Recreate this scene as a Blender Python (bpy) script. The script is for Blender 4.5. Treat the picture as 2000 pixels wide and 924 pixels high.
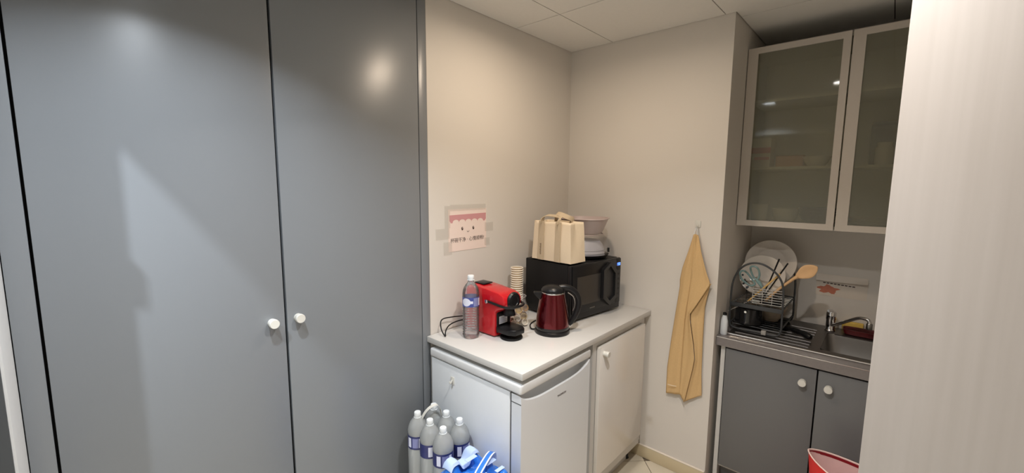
import bpy, bmesh, math, random
from mathutils import Vector, Matrix
random.seed(7)
PI = math.pi
scene = bpy.context.scene
COL = scene.collection
for o in list(bpy.data.objects):
    bpy.data.objects.remove(o)

# ------------------------------------------------------------------ camera
cam_data = bpy.data.cameras.new('camera')
cam = bpy.data.objects.new('camera', cam_data)
COL.objects.link(cam)
cam_data.sensor_width = 36.0
cam_data.lens = 818.67 * 36.0 / 2000.0
cam_data.clip_start = 0.02
PITCH, YAW, ROLL = 0.12003, 0.73407, 0.0078953
fw = Vector((math.cos(YAW) * math.cos(PITCH), math.sin(YAW) * math.cos(PITCH), -math.sin(PITCH)))
rt = Vector((math.sin(YAW), -math.cos(YAW), 0))
up = rt.cross(fw)
r2 = math.cos(ROLL) * rt + math.sin(ROLL) * up
u2 = -math.sin(ROLL) * rt + math.cos(ROLL) * up
m = Matrix.Identity(4)
for i in range(3):
    m[i][0], m[i][1], m[i][2] = r2[i], u2[i], -fw[i]
m[2][3] = 1.595
cam.matrix_world = m
scene.camera = cam

# ------------------------------------------------------------------ world, exposure
world = bpy.data.worlds.new('world')
scene.world = world
world.use_nodes = True
world.node_tree.nodes['Background'].inputs[0].default_value = (0.6, 0.65, 0.7, 1)
world.node_tree.nodes['Background'].inputs[1].default_value = 0.05
vs = scene.view_settings
vs.view_transform = 'Standard'
vs.look = 'None'
vs.gamma = 1.0
vs.use_curve_mapping = False
vs.exposure = 0.14

# lamp positions (ceiling grid tile centres), colour, watts, lens glow, beam angle, bulb size
LAMPS = [
    ((1.433, 0.967), (1.0, 0.81, 0.62), 4.2, 95.0, 168.0, 0.10, 'round recessed downlight in the ceiling above the white worktop'),
    ((0.833, 0.367), (1.0, 0.965, 0.93), 13.5, 25.0, 128.0, 0.07, 'round recessed downlight in the ceiling in the middle of the room'),
    ((0.233, 0.967), (0.86, 0.93, 1.0), 11.0, 8.0, 116.0, 0.07, 'round recessed downlight in the ceiling in front of the grey closet'),
    ((-0.367, 0.967), (0.86, 0.93, 1.0), 15.0, 25.0, 126.0, 0.022, 'round recessed downlight in the ceiling beyond the doorway'),
]
ZC = 2.418      # ceiling
XB = 2.255      # towel wall
YA = 1.549      # poster wall


# ------------------------------------------------------------------ materials
def srgb(r, g, b):
    def f(c):
        c /= 255.0
        return c / 12.92 if c <= 0.04045 else ((c + 0.055) / 1.055) ** 2.4
    return (f(r), f(g), f(b), 1.0)


def new_mat(name):
    mt = bpy.data.materials.new(name)
    mt.use_nodes = True
    nt = mt.node_tree
    return mt, nt, nt.nodes['Principled BSDF']


def mat(name, col, rough=0.5, metal=0.0, spec=0.5, noise=0.04, scale=30.0, bump=0.0, bscale=200.0,
        coat=0.0, stretch=None):
    mt, nt, b = new_mat(name)
    b.inputs['Roughness'].default_value = rough
    b.inputs['Metallic'].default_value = metal
    b.inputs['Specular IOR Level'].default_value = spec
    b.inputs['Coat Weight'].default_value = coat
    tc = nt.nodes.new('ShaderNodeTexCoord')
    src = tc.outputs['Object']
    if stretch:
        mp = nt.nodes.new('ShaderNodeMapping')
        mp.inputs['Scale'].default_value = stretch
        nt.links.new(src, mp.inputs['Vector'])
        src = mp.outputs['Vector']
    n = nt.nodes.new('ShaderNodeTexNoise')
    n.inputs['Scale'].default_value = scale
    n.inputs['Detail'].default_value = 4
    nt.links.new(src, n.inputs['Vector'])
    mx = nt.nodes.new('ShaderNodeMix')
    mx.data_type = 'RGBA'
    mx.inputs[6].default_value = tuple(min(1, c * (1 - noise)) for c in col[:3]) + (1,)
    mx.inputs[7].default_value = tuple(min(1, c * (1 + noise)) for c in col[:3]) + (1,)
    nt.links.new(n.outputs['Fac'], mx.inputs[0])
    nt.links.new(mx.outputs[2], b.inputs['Base Color'])
    if bump > 0:
        n2 = nt.nodes.new('ShaderNodeTexNoise')
        n2.inputs['Scale'].default_value = bscale
        n2.inputs['Detail'].default_value = 3
        nt.links.new(src, n2.inputs['Vector'])
        bp = nt.nodes.new('ShaderNodeBump')
        bp.inputs['Strength'].default_value = bump
        bp.inputs['Distance'].default_value = 0.002
        nt.links.new(n2.outputs['Fac'], bp.inputs['Height'])
        nt.links.new(bp.outputs['Normal'], b.inputs['Normal'])
    return mt


def emis(name, col, s):
    mt, nt, b = new_mat(name)
    b.inputs['Base Color'].default_value = col
    b.inputs['Emission Color'].default_value = col
    b.inputs['Emission Strength'].default_value = s
    return mt


def clear(name, tint, transp=0.5, rough=0.05, ior=1.2, body=0.0, bodycol=(0.8, 0.85, 0.85, 1), gloss=0.0):
    """clear plastic / glass: transparent + refraction (+ milky body) with a fresnel reflection"""
    mt = bpy.data.materials.new(name)
    mt.use_nodes = True
    nt = mt.node_tree
    nt.nodes.clear()
    out = nt.nodes.new('ShaderNodeOutputMaterial')
    tr = nt.nodes.new('ShaderNodeBsdfTransparent')
    tr.inputs[0].default_value = tint
    rf = nt.nodes.new('ShaderNodeBsdfRefraction')
    rf.inputs['Color'].default_value = tint
    rf.inputs['Roughness'].default_value = rough
    rf.inputs['IOR'].default_value = ior
    m1 = nt.nodes.new('ShaderNodeMixShader')
    m1.inputs[0].default_value = 1 - transp
    nt.links.new(tr.outputs[0], m1.inputs[1])
    nt.links.new(rf.outputs[0], m1.inputs[2])
    last = m1.outputs[0]
    if body > 0:
        df = nt.nodes.new('ShaderNodeBsdfDiffuse')
        df.inputs[0].default_value = bodycol
        tl = nt.nodes.new('ShaderNodeBsdfTranslucent')
        tl.inputs[0].default_value = bodycol
        mb = nt.nodes.new('ShaderNodeMixShader')
        mb.inputs[0].default_value = 0.4
        nt.links.new(df.outputs[0], mb.inputs[1])
        nt.links.new(tl.outputs[0], mb.inputs[2])
        m2 = nt.nodes.new('ShaderNodeMixShader')
        m2.inputs[0].default_value = body
        nt.links.new(last, m2.inputs[1])
        nt.links.new(mb.outputs[0], m2.inputs[2])
        last = m2.outputs[0]
    gl = nt.nodes.new('ShaderNodeBsdfGlossy')
    gl.inputs['Roughness'].default_value = 0.04
    fr = nt.nodes.new('ShaderNodeFresnel')
    fr.inputs[0].default_value = 1.45
    add = nt.nodes.new('ShaderNodeMath')
    add.operation = 'ADD'
    add.inputs[1].default_value = gloss
    nt.links.new(fr.outputs[0], add.inputs[0])
    m3 = nt.nodes.new('ShaderNodeMixShader')
    nt.links.new(add.outputs[0], m3.inputs[0])
    nt.links.new(last, m3.inputs[1])
    nt.links.new(gl.outputs[0], m3.inputs[2])
    nt.links.new(m3.outputs[0], out.inputs[0])
    return mt


def sheer(name, col, alpha, rough=0.2):
    """thin clear sheet: mostly see-through with a faint surface"""
    mt, nt, b = new_mat(name)
    b.inputs['Base Color'].default_value = col
    b.inputs['Roughness'].default_value = rough
    b.inputs['Alpha'].default_value = alpha
    return mt


M = {}
M['wall'] = mat('wall_paint', (0.70, 0.66, 0.607, 1), 0.6, noise=0.015, scale=3, bump=0.15, bscale=350)
M['ceil'] = mat('ceiling_tile', (0.78, 0.76, 0.72, 1), 0.7, noise=0.03, scale=60, bump=0.1, bscale=500)
M['grid'] = mat('ceiling_grid', (0.10, 0.085, 0.07, 1), 0.7)
M['tile'] = mat('floor_tile', srgb(212, 202, 182), 0.35, noise=0.10, scale=9, bump=0.05)
M['grout'] = mat('grout', srgb(120, 108, 92), 0.9)
M['skirt'] = mat('skirting_tile', srgb(205, 190, 158), 0.3, noise=0.06, scale=12)
M['skirtcap'] = mat('skirting_edge', srgb(235, 225, 210), 0.3)
M['closet'] = mat('grey_laminate', (0.210, 0.224, 0.240, 1), 0.315, noise=0.02, scale=400, bump=0.05, bscale=900)
M['sinkgrey'] = mat('dark_grey_laminate', (0.150, 0.151, 0.153, 1), 0.42, noise=0.02, scale=300, bump=0.04, bscale=900)
M['gap'] = mat('dark_gap', (0.008, 0.008, 0.009, 1), 0.8)
M['knob'] = mat('knob_plastic', srgb(216, 214, 206), 0.35)
M['white_lam'] = mat('white_laminate', srgb(204, 202, 198), 0.28, noise=0.01, scale=20)
M['white_door'] = mat('white_gloss_door', srgb(230, 226, 220), 0.18, noise=0.01, scale=20)
M['white_met'] = mat('fridge_white', srgb(226, 229, 232), 0.32, noise=0.01, scale=50, bump=0.05, bscale=500)
M['fridge_lid'] = mat('fridge_lid_plastic', srgb(222, 223, 223), 0.35)
M['jamb'] = mat('white_trim_paint', srgb(225, 225, 224), 0.45)
M['black'] = mat('black_plastic', (0.008, 0.008, 0.009, 1), 0.34, spec=0.35)
M['blackmat'] = mat('black_matt', (0.006, 0.006, 0.0065, 1), 0.5, spec=0.3)
M['blackgloss'] = mat('black_gloss', (0.012, 0.012, 0.013, 1), 0.12)
M['window'] = mat('microwave_window', (0.035, 0.034, 0.034, 1), 0.25)
M['handlegrey'] = mat('handle_grey', (0.028, 0.028, 0.030, 1), 0.4)
M['red'] = mat('red_plastic', srgb(190, 22, 32), 0.22, noise=0.03, scale=8, coat=0.3)
M['kettlered'] = mat('kettle_red_metal', (0.15, 0.008, 0.014, 1), 0.20, metal=0.85, noise=0.05, scale=5, coat=0.6)
M['chrome'] = mat('chrome', (0.75, 0.75, 0.76, 1), 0.12, metal=1.0)
M['steel'] = mat('brushed_steel', (0.30, 0.29, 0.28, 1), 0.36, metal=1.0, noise=0.06, scale=20, stretch=(60, 1, 60))
M['deck_steel'] = mat('drainer_steel', (0.20, 0.19, 0.185, 1), 0.40, metal=1.0, noise=0.06, scale=20, stretch=(60, 1, 60))
M['rim_steel'] = mat('polished_steel_rim', (0.85, 0.83, 0.80, 1), 0.22, metal=1.0)
M['alu'] = mat('door_frame_alu', srgb(198, 190, 180), 0.35, noise=0.02, scale=100)
M['worktop2'] = mat('grey_worktop', srgb(122, 116, 114), 0.33, noise=0.12, scale=60)
M['canvas'] = mat('canvas', srgb(232, 214, 186), 0.85, noise=0.03, scale=90, bump=0.3, bscale=700)
M['strap'] = mat('canvas_strap', srgb(196, 178, 150), 0.85, noise=0.05, scale=120, bump=0.3, bscale=900)
M['print'] = mat('strap_print', srgb(128, 108, 86), 0.8)
M['towel'] = mat('towel_terry', srgb(222, 187, 136), 0.95, spec=0.1, noise=0.07, scale=160, bump=0.8, bscale=900)
M['paper'] = mat('poster_paper', srgb(238, 220, 210), 0.6, noise=0.015, scale=12)
M['notice'] = mat('notice_paper', srgb(222, 212, 200), 0.5, noise=0.02, scale=12)
M['pink'] = mat('poster_pink', srgb(206, 150, 152), 0.6, noise=0.06, scale=25)
M['ink'] = mat('ink', srgb(72, 56, 52), 0.6)
M['tape'] = sheer('sticky_tape', (0.68, 0.64, 0.58, 1), 0.16, 0.2)
M['clearpet'] = clear('clear_pet', (0.985, 0.985, 0.99, 1), 0.80, 0.02, 1.2, 0.10, (0.97, 0.97, 0.98, 1), 0.05)
M['milkypet'] = clear('wrapped_pet', (0.95, 0.97, 0.97, 1), 0.8, 0.25, 1.1, 0.50, (0.93, 0.96, 0.96, 1), 0.03)
M['jarglass'] = sheer('jar_glass', (0.8, 0.78, 0.74, 1), 0.16, 0.04)
M['capwhite'] = mat('cap_white', srgb(226, 230, 232), 0.35)
M['lab_blue'] = mat('label_blue', srgb(66, 78, 150), 0.35, noise=0.1, scale=60)
M['lab_navy'] = mat('label_navy', srgb(44, 50, 104), 0.35, noise=0.15, scale=60)
M['lab_white'] = mat('label_white', srgb(222, 224, 240), 0.4)
M['lab_mid'] = mat('label_mid_blue', srgb(128, 132, 178), 0.4)
M['cup'] = mat('paper_cup', srgb(206, 182, 146), 0.6, noise=0.02)
M['cuprim'] = mat('paper_cup_rim', srgb(246, 236, 218), 0.5, noise=0.02)
M['pod_white'] = mat('pod_white', srgb(228, 220, 206), 0.4)
M['pod_brown'] = mat('pod_brown', srgb(150, 116, 78), 0.4)
M['podgold'] = mat('pod_gold', srgb(186, 160, 110), 0.35)
M['basin'] = mat('basin_plastic', srgb(186, 170, 166), 0.4, noise=0.02)
M['bowlgrey'] = mat('bowl_grey', srgb(172, 172, 180), 0.45)
M['dome'] = sheer('dome_plastic', (0.62, 0.58, 0.56, 1), 0.16, 0.06)
M['porcelain'] = mat('porcelain', srgb(218, 210, 200), 0.14, noise=0.02)
M['plateprint'] = mat('plate_print', srgb(50, 58, 66), 0.3)
M['teal'] = mat('teal_plastic', srgb(128, 158, 158), 0.4)
M['wood'] = mat('wood_spoon', srgb(224, 182, 134), 0.6, noise=0.08, scale=40)
M['bamboo'] = mat('bamboo', srgb(214, 176, 112), 0.55, noise=0.08, scale=60)
M['rackgrey'] = mat('rack_grey', srgb(62, 64, 66), 0.4)
M['patt'] = mat('patterned_ceramic', srgb(172, 158, 140), 0.3, noise=0.35, scale=45)
M['redbag'] = mat('red_woven', srgb(214, 40, 40), 0.4, noise=0.06, scale=50)
M['pinkbag'] = mat('bag_lining', srgb(234, 196, 192), 0.5, noise=0.06, scale=30)
M['piping'] = mat('bag_piping', srgb(246, 216, 206), 0.5)
M['darkred'] = mat('bag_band', srgb(140, 22, 34), 0.5)
M['bluefilm'] = mat('blue_wrap', srgb(46, 120, 214), 0.2, noise=0.35, scale=28)
M['lightblue'] = mat('light_blue_wrap', srgb(186, 206, 240), 0.3, noise=0.05)
M['tagwhite'] = mat('strap_white', srgb(236, 238, 240), 0.4)
M['sponge'] = mat('sponge', srgb(226, 190, 96), 0.9, noise=0.1, scale=80)
M['redplastic'] = mat('red_dish', srgb(96, 22, 26), 0.35)
M['led'] = emis('display_blue', (0.10, 0.25, 1.0, 1), 4.0)
M['glass'] = clear('cabinet_glass', (0.80, 0.79, 0.70, 1), 0.60, 0.14, 1.03, 0.16, (0.80, 0.78, 0.62, 1), 0.03)
M['cabinside'] = mat('cabinet_inside', srgb(206, 202, 190), 0.5)
M['bowldark'] = mat('bowl_dark', srgb(52, 58, 66), 0.3)
M['boxred'] = mat('box_red', srgb(196, 44, 44), 0.5)
M['boxwhite'] = mat('box_white', srgb(228, 222, 212), 0.5)
M['orange'] = mat('box_orange', srgb(190, 130, 90), 0.5)

# pale wood of the door leaf
mt, nt, b = new_mat('pale_wood')
tc = nt.nodes.new('ShaderNodeTexCoord')
mp = nt.nodes.new('ShaderNodeMapping')
mp.inputs['Scale'].default_value = (40, 40, 1.0)
nz = nt.nodes.new('ShaderNodeTexNoise')
nz.inputs['Scale'].default_value = 1.6
nz.inputs['Detail'].default_value = 6
mp2 = nt.nodes.new('ShaderNodeMapping')
mp2.inputs['Scale'].default_value = (9, 9, 0.5)
nz2 = nt.nodes.new('ShaderNodeTexNoise')
nz2.inputs['Scale'].default_value = 1.0
rp = nt.nodes.new('ShaderNodeValToRGB')
rp.color_ramp.elements[0].position = 0.3
rp.color_ramp.elements[0].color = srgb(170, 161, 153)
rp.color_ramp.elements[1].position = 0.7
rp.color_ramp.elements[1].color = srgb(184, 176, 169)
mxn = nt.nodes.new('ShaderNodeMath')
mxn.operation = 'ADD'
mxh = nt.nodes.new('ShaderNodeMath')
mxh.operation = 'MULTIPLY'
mxh.inputs[1].default_value = 0.5
nt.links.new(tc.outputs['Object'], mp.inputs[0])
nt.links.new(mp.outputs[0], nz.inputs['Vector'])
nt.links.new(tc.outputs['Object'], mp2.inputs[0])
nt.links.new(mp2.outputs[0], nz2.inputs['Vector'])
nt.links.new(nz.outputs['Fac'], mxn.inputs[0])
nt.links.new(nz2.outputs['Fac'], mxn.inputs[1])
nt.links.new(mxn.outputs[0], mxh.inputs[0])
nt.links.new(mxh.outputs[0], rp.inputs[0])
nt.links.new(rp.outputs[0], b.inputs['Base Color'])
b.inputs['Roughness'].default_value = 0.5
M['palewood'] = mt


# ------------------------------------------------------------------ mesh helpers
class MB:
    def __init__(self):
        self.v = []
        self.f = []

    def add(self, vs, fs):
        o = len(self.v)
        self.v += [tuple(p) for p in vs]
        self.f += [tuple(i + o for i in f) for f in fs]
        return self

    def box(self, x0, x1, y0, y1, z0, z1, bev=0.0, seg=2):
        if bev <= 0:
            vs = [(x0, y0, z0), (x1, y0, z0), (x1, y1, z0), (x0, y1, z0),
                  (x0, y0, z1), (x1, y0, z1), (x1, y1, z1), (x0, y1, z1)]
            return self.add(vs, [(0, 3, 2, 1), (4, 5, 6, 7), (0, 1, 5, 4), (1, 2, 6, 5), (2, 3, 7, 6), (3, 0, 4, 7)])
        bm = bmesh.new()
        bmesh.ops.create_cube(bm, size=1)
        for v in bm.verts:
            v.co = Vector(((x0 + x1) / 2 + v.co.x * (x1 - x0), (y0 + y1) / 2 + v.co.y * (y1 - y0),
                           (z0 + z1) / 2 + v.co.z * (z1 - z0)))
        bmesh.ops.bevel(bm, geom=list(bm.edges) + list(bm.verts), offset=bev, segments=seg, profile=0.5, affect='EDGES')
        bm.verts.index_update()
        self.add([v.co[:] for v in bm.verts], [[v.index for v in f.verts] for f in bm.faces])
        bm.free()
        return self

    def prism(self, poly, axis, a0, a1, bev=0.0):
        """poly of (p,q); axis 'x': (y,z), 'y': (x,z), 'z': (x,y)"""
        def mk(p, q, a):
            return {'x': (a, p, q), 'y': (p, a, q), 'z': (p, q, a)}[axis]
        n = len(poly)
        vs = [mk(p, q, a0) for p, q in poly] + [mk(p, q, a1) for p, q in poly]
        fs = [tuple(range(n))[::-1], tuple(range(n, 2 * n))]
        fs += [(i, (i + 1) % n, n + (i + 1) % n, n + i) for i in range(n)]
        bm = bmesh.new()
        bv = [bm.verts.new(p) for p in vs]
        for f in fs:
            bm.faces.new([bv[i] for i in f])
        bmesh.ops.recalc_face_normals(bm, faces=bm.faces)
        if bev > 0:
            bmesh.ops.bevel(bm, geom=list(bm.edges), offset=bev, segments=2, profile=0.5, affect='EDGES')
        bm.verts.index_update()
        self.add([v.co[:] for v in bm.verts], [[v.index for v in f.verts] for f in bm.faces])
        bm.free()
        return self

    def loft(self, rings, cap0=True, cap1=True, closed=True):
        n = len(rings[0])
        vs = [p for r in rings for p in r]
        fs = []
        for k in range(len(rings) - 1):
            for i in range(n if closed else n - 1):
                j = (i + 1) % n
                fs.append((k * n + i, k * n + j, (k + 1) * n + j, (k + 1) * n + i))
        if cap0:
            fs.append(tuple(range(n))[::-1])
        if cap1:
            o = (len(rings) - 1) * n
            fs.append(tuple(range(o, o + n)))
        return self.add(vs, fs)

    def lathe(self, prof, c=(0, 0, 0), n=28, cap0=True, cap1=True):
        rings = []
        for r, z in prof:
            r = max(r, 1e-5)
            rings.append([(c[0] + r * math.cos(2 * PI * i / n), c[1] + r * math.sin(2 * PI * i / n), c[2] + z) for i in range(n)])
        return self.loft(rings, cap0, cap1)

    def tube(self, pts, r, n=8, closed=False):
        pts = [Vector(p) for p in pts]
        k = len(pts)
        rr = r if isinstance(r, (list, tuple)) else [r] * k
        t0 = None
        nrm = None
        rings = []
        for i in range(k):
            if closed:
                t = (pts[(i + 1) % k] - pts[i - 1]).normalized()
            else:
                t = (pts[min(i + 1, k - 1)] - pts[max(i - 1, 0)]).normalized()
            if nrm is None:
                a = Vector((0, 0, 1)) if abs(t.z) < 0.9 else Vector((1, 0, 0))
                nrm = (a - t * a.dot(t)).normalized()
            else:
                nrm = (nrm - t * nrm.dot(t)).normalized()
            bn = t.cross(nrm)
            rings.append([tuple(pts[i] + rr[i] * (math.cos(2 * PI * j / n) * nrm + math.sin(2 * PI * j / n) * bn)) for j in range(n)])
        if closed:
            rings.append(rings[0])
            return self.loft(rings, False, False)
        return self.loft(rings)

    def ribbon(self, pts, wdir, w, t):
        """flat band along pts, width w along wdir, thickness t"""
        pts = [Vector(p) for p in pts]
        wd = Vector(wdir).normalized()
        rings = []
        k = len(pts)
        for i in range(k):
            tg = (pts[min(i + 1, k - 1)] - pts[max(i - 1, 0)]).normalized()
            nn = tg.cross(wd).normalized()
            p = pts[i]
            rings.append([tuple(p - wd * w / 2 - nn * t / 2), tuple(p + wd * w / 2 - nn * t / 2),
                          tuple(p + wd * w / 2 + nn * t / 2), tuple(p - wd * w / 2 + nn * t / 2)])
        return self.loft(rings)

    def xform(self, mtx):
        self.v = [tuple(mtx @ Vector(p)) for p in self.v]
        return self

    def build(self, name, material, parent=None, smooth=True, angle=0.7):
        me = bpy.data.meshes.new(name)
        me.from_pydata(self.v, [], self.f)
        bm = bmesh.new()
        bm.from_mesh(me)
        bmesh.ops.recalc_face_normals(bm, faces=bm.faces)
        bm.to_mesh(me)
        bm.free()
        if smooth:
            for p in me.polygons:
                p.use_smooth = True
            me.set_sharp_from_angle(angle=angle)
        o = bpy.data.objects.new(name, me)
        me.materials.append(M[material] if isinstance(material, str) else material)
        COL.objects.link(o)
        if parent:
            o.parent = parent
        return o


def smooth_pts(pts, sub=6, closed=False):
    pts = [Vector(p) for p in pts]
    out = []
    n = len(pts)
    rng = n if closed else n - 1
    for i in range(rng):
        if closed:
            p0, p1, p2, p3 = pts[i - 1], pts[i], pts[(i + 1) % n], pts[(i + 2) % n]
        else:
            p0, p1, p2, p3 = pts[max(i - 1, 0)], pts[i], pts[i + 1], pts[min(i + 2, n - 1)]
        for s in range(sub):
            t = s / sub
            out.append(0.5 * ((2 * p1) + (p2 - p0) * t + (2 * p0 - 5 * p1 + 4 * p2 - p3) * t * t + (3 * p1 - p0 - 3 * p2 + p3) * t ** 3))
    if not closed:
        out.append(pts[-1])
    return out


def interp(poly, t):
    """poly: list of (t, ...) piecewise linear"""
    for a, c in zip(poly, poly[1:]):
        if t <= c[0]:
            s = (t - a[0]) / (c[0] - a[0])
            s = max(0, min(1, s))
            return tuple(a[i] + (c[i] - a[i]) * s for i in range(1, len(a)))
    return poly[-1][1:]


def tag(o, label, cat, group=None):
    o['label'] = label
    o['category'] = cat
    if group:
        o['group'] = group
    return o


def thing(name, label, cat, loc=(0, 0, 0), rotz=0.0, group=None):
    o = bpy.data.objects.new(name, None)
    o.empty_display_size = 0.05
    COL.objects.link(o)
    o.location = loc
    o.rotation_euler = (0, 0, rotz)
    return tag(o, label, cat, group)


def struct(o, label=None):
    o['kind'] = 'structure'
    if label:
        o['label'] = label
    return o


def text_mesh(name, body, size, material, parent, mtx, extrude=0.0003, align='LEFT'):
    cu = bpy.data.curves.new(name, 'FONT')
    cu.body = body
    cu.size = size
    cu.extrude = extrude
    cu.align_x = align
    tmp = bpy.data.objects.new(name, cu)
    COL.objects.link(tmp)
    bpy.context.view_layer.update()
    dg = bpy.context.evaluated_depsgraph_get()
    me = bpy.data.meshes.new_from_object(tmp.evaluated_get(dg))
    bpy.data.objects.remove(tmp)
    me.materials.clear()
    me.materials.append(M[material])
    me.transform(mtx)
    o = bpy.data.objects.new(name, me)
    COL.objects.link(o)
    o.parent = parent
    return o


def superring(cx, cy, z, a, b_, e=4.0, n=40):
    out = []
    for i in range(n):
        t = 2 * PI * i / n
        c, s = math.cos(t), math.sin(t)
        out.append((cx + a * math.copysign(abs(c) ** (2 / e), c), cy + b_ * math.copysign(abs(s) ** (2 / e), s), z))
    return out


# ================================================================== STRUCTURE
# floor slab with tiles laid diagonally
X0, X1, Y0 = -1.7, 2.885, -0.70
floor = struct(MB().box(X0, 3.0, Y0 - 0.1, 2.25, -0.06, -0.004).build('floor', 'grout', smooth=False),
               'beige tiled floor laid diagonally')


def clip_poly(poly, x0, x1, y0, y1):
    def cut(pl, inside, inter):
        out = []
        for i in range(len(pl)):
            a, c = pl[i - 1], pl[i]
            ia, ic = inside(a), inside(c)
            if ic:
                if not ia:
                    out.append(inter(a, c))
                out.append(c)
            elif ia:
                out.append(inter(a, c))
        return out

    def ix(v):
        return lambda a, c: (v, a[1] + (c[1] - a[1]) * (v - a[0]) / (c[0] - a[0]))

    def iy(v):
        return lambda a, c: (a[0] + (c[0] - a[0]) * (v - a[1]) / (c[1] - a[1]), v)
    poly = cut(poly, lambda p: p[0] >= x0, ix(x0))
    if poly:
        poly = cut(poly, lambda p: p[0] <= x1, ix(x1))
    if poly:
        poly = cut(poly, lambda p: p[1] >= y0, iy(y0))
    if poly:
        poly = cut(poly, lambda p: p[1] <= y1, iy(y1))
    return poly


TS = 0.33
d1 = Vector((0.7071, 0.7071))
d2 = Vector((-0.7071, 0.7071))
org = Vector((2.224, 0.945))
for i in range(-14, 6):
    for j in range(-8, 12):
        g = 0.0022
        base = org + d1 * (i * TS) + d2 * (j * TS)
        q = [base + d1 * g + d2 * g, base + d1 * (TS - g) + d2 * g, base + d1 * (TS - g) + d2 * (TS - g), base + d1 * g + d2 * (TS - g)]
        pl = clip_poly([(p.x, p.y) for p in q], X0, XB - 0.002, Y0, YA - 0.002)
        if pl and len(pl) >= 3:
            ar = abs(sum(pl[k - 1][0] * pl[k][1] - pl[k][0] * pl[k - 1][1] for k in range(len(pl)))) / 2
            if ar > 0.0008:
                MB().prism(pl, 'z', -0.0035, 0.0).build('floor_tile', 'tile', floor, smooth=False)

# ceiling slab with grid tiles
ceiling = struct(MB().box(X0, 3.0, Y0 - 0.1, 2.25, ZC + 0.012, ZC + 0.08).build('ceiling', 'grid', smooth=False),
                 'suspended ceiling of off-white square tiles')
for i in range(-6, 3):
    for j in range(-4, 1):
        a0, a1 = 1.733 + 0.6 * (i - 1) + 0.0022, 1.733 + 0.6 * i - 0.0022
        c0, c1 = 1.266 + 0.6 * j + 0.0022, 1.266 + 0.6 * (j + 1) - 0.0022
        mb = MB()
        for (rx0, rx1, ry0, ry1) in ((X0, XB - 0.003, Y0, YA - 0.003), (XB - 0.003, X1 - 0.002, -0.25, 0.618)):
            x0, x1, y0, y1 = max(a0, rx0), min(a1, rx1), max(c0, ry0), min(c1, ry1)
            if x1 - x0 > 0.01 and y1 - y0 > 0.01:
                mb.box(x0, x1, y0, y1, ZC, ZC + 0.012)
        if mb.v:
            mb.build('ceiling_tile', 'ceil', ceiling, smooth=False)

struct(MB().box(1.153, XB + 0.1, YA, YA + 0.1, 0, ZC + 0.012).build('wall_left', 'wall', smooth=False), 'off-white wall behind the white worktop')
struct(MB().box(XB, X1 + 0.1, 0.622, YA, 0, ZC + 0.012).build('wall_back', 'wall', smooth=False), 'off-white wall with the hanging towel')
struct(MB().box(X1, X1 + 0.1, -0.26, 0.622, 0, ZC + 0.012).build('wall_niche', 'wall', smooth=False), 'back wall of the kitchenette niche')
struct(MB().box(XB, X1 + 0.1, Y0, -0.26, 0, ZC + 0.012).build('wall_right', 'wall', smooth=False), 'wall closing the kitchenette niche on the right')
struct(MB().box(X0 - 0.1, X1 + 0.1, Y0 - 0.1, Y0, 0, ZC + 0.012).build('wall_rear', 'wall', smooth=False), 'wall behind the viewer')
struct(MB().box(X0 - 0.1, X0, Y0, YA + 0.1, 0, ZC + 0.012).build('wall_corridor', 'wall', smooth=False), 'wall beyond the doorway')
struct(MB().box(X0, -0.185, YA, YA + 0.1, 0, ZC + 0.012).build('wall_corridor_side', 'wall', smooth=False), 'side wall beyond the doorway')
# wall with the doorway (opening y -0.45 .. 1.29, head at 2.15)
wd = struct(MB().box(-0.185, -0.086, 1.290, YA + 0.1, 0, ZC).box(-0.185, -0.086, -0.45, 1.290, 2.15, ZC)
            .box(-0.185, -0.086, Y0, -0.45, 0, ZC).build('wall_doorway', 'jamb', smooth=False), 'white wall with an open doorway')
MB().box(-0.115, -0.086, 1.266, 1.2810, 1.80, 1.85, 0.003).build('jamb_block', 'chrome', wd)  # unseen block added on the jamb to cast the notch in the closet's light patch
struct(MB().box(-0.184, -0.090, 1.2815, 1.2895, 0.002, 2.145)
       .build('trim_1', 'rackgrey', smooth=False), 'dark grey lining of the doorway jamb')
# skirting along the towel wall
sk = struct(MB().box(XB - 0.010, XB - 0.0005, 0.624, YA - 0.002, 0.0005, 0.072, 0.002).build('baseboard_back', 'skirt'), 'beige tile skirting below the towel')
MB().box(XB - 0.011, XB - 0.0005, 0.624, YA - 0.002, 0.0722, 0.078, 0.001).build('top_edge', 'skirtcap', sk)

# pale wood door leaf standing open on the right
leaf_dir = Vector((-0.30, -0.954))
dl = struct(MB().box(0, 0.70, 0, 0.04, 0.008, 2.06, 0.002).build('door_1', 'palewood'), 'pale wood-grain door leaf standing open on the right')
dl.location = (0.88, 0.0035, 0)
dl.rotation_euler = (0, 0, math.atan2(leaf_dir.y, leaf_dir.x))

# ================================================================== LAMPS
for (lx, ly), colr, watts, glow, beam, bulb, lab in LAMPS:
    t = thing('downlight', lab, 'ceiling light', (lx, ly, ZC), 0, 'recessed ceiling downlights')
    MB().lathe([(0.052, 0.0), (0.075, 0.0), (0.075, -0.003), (0.068, -0.007), (0.056, -0.008), (0.052, -0.004), (0.052, 0.0)],
               (0, 0, -0.0005), 32, False, False).build('trim_ring', 'jamb', t)
    MB().lathe([(0.051, -0.002), (0.051, -0.004)], (0, 0, 0), 32).build('lens', emis('lamp_lens', colr + (1,), glow), t)
    ld = bpy.data.lights.new('downlight_bulb', 'AREA')
    ld.shape = 'DISK'
    ld.size = bulb
    ld.spread = math.radians(beam)
    ld.energy = watts
    ld.color = colr
    lo = bpy.data.objects.new('downlight_bulb', ld)
    COL.objects.link(lo)
    lo.parent = t
    lo.location = (0, 0, -0.011)

# ================================================================== CLOSET
YF = 1.547


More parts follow.
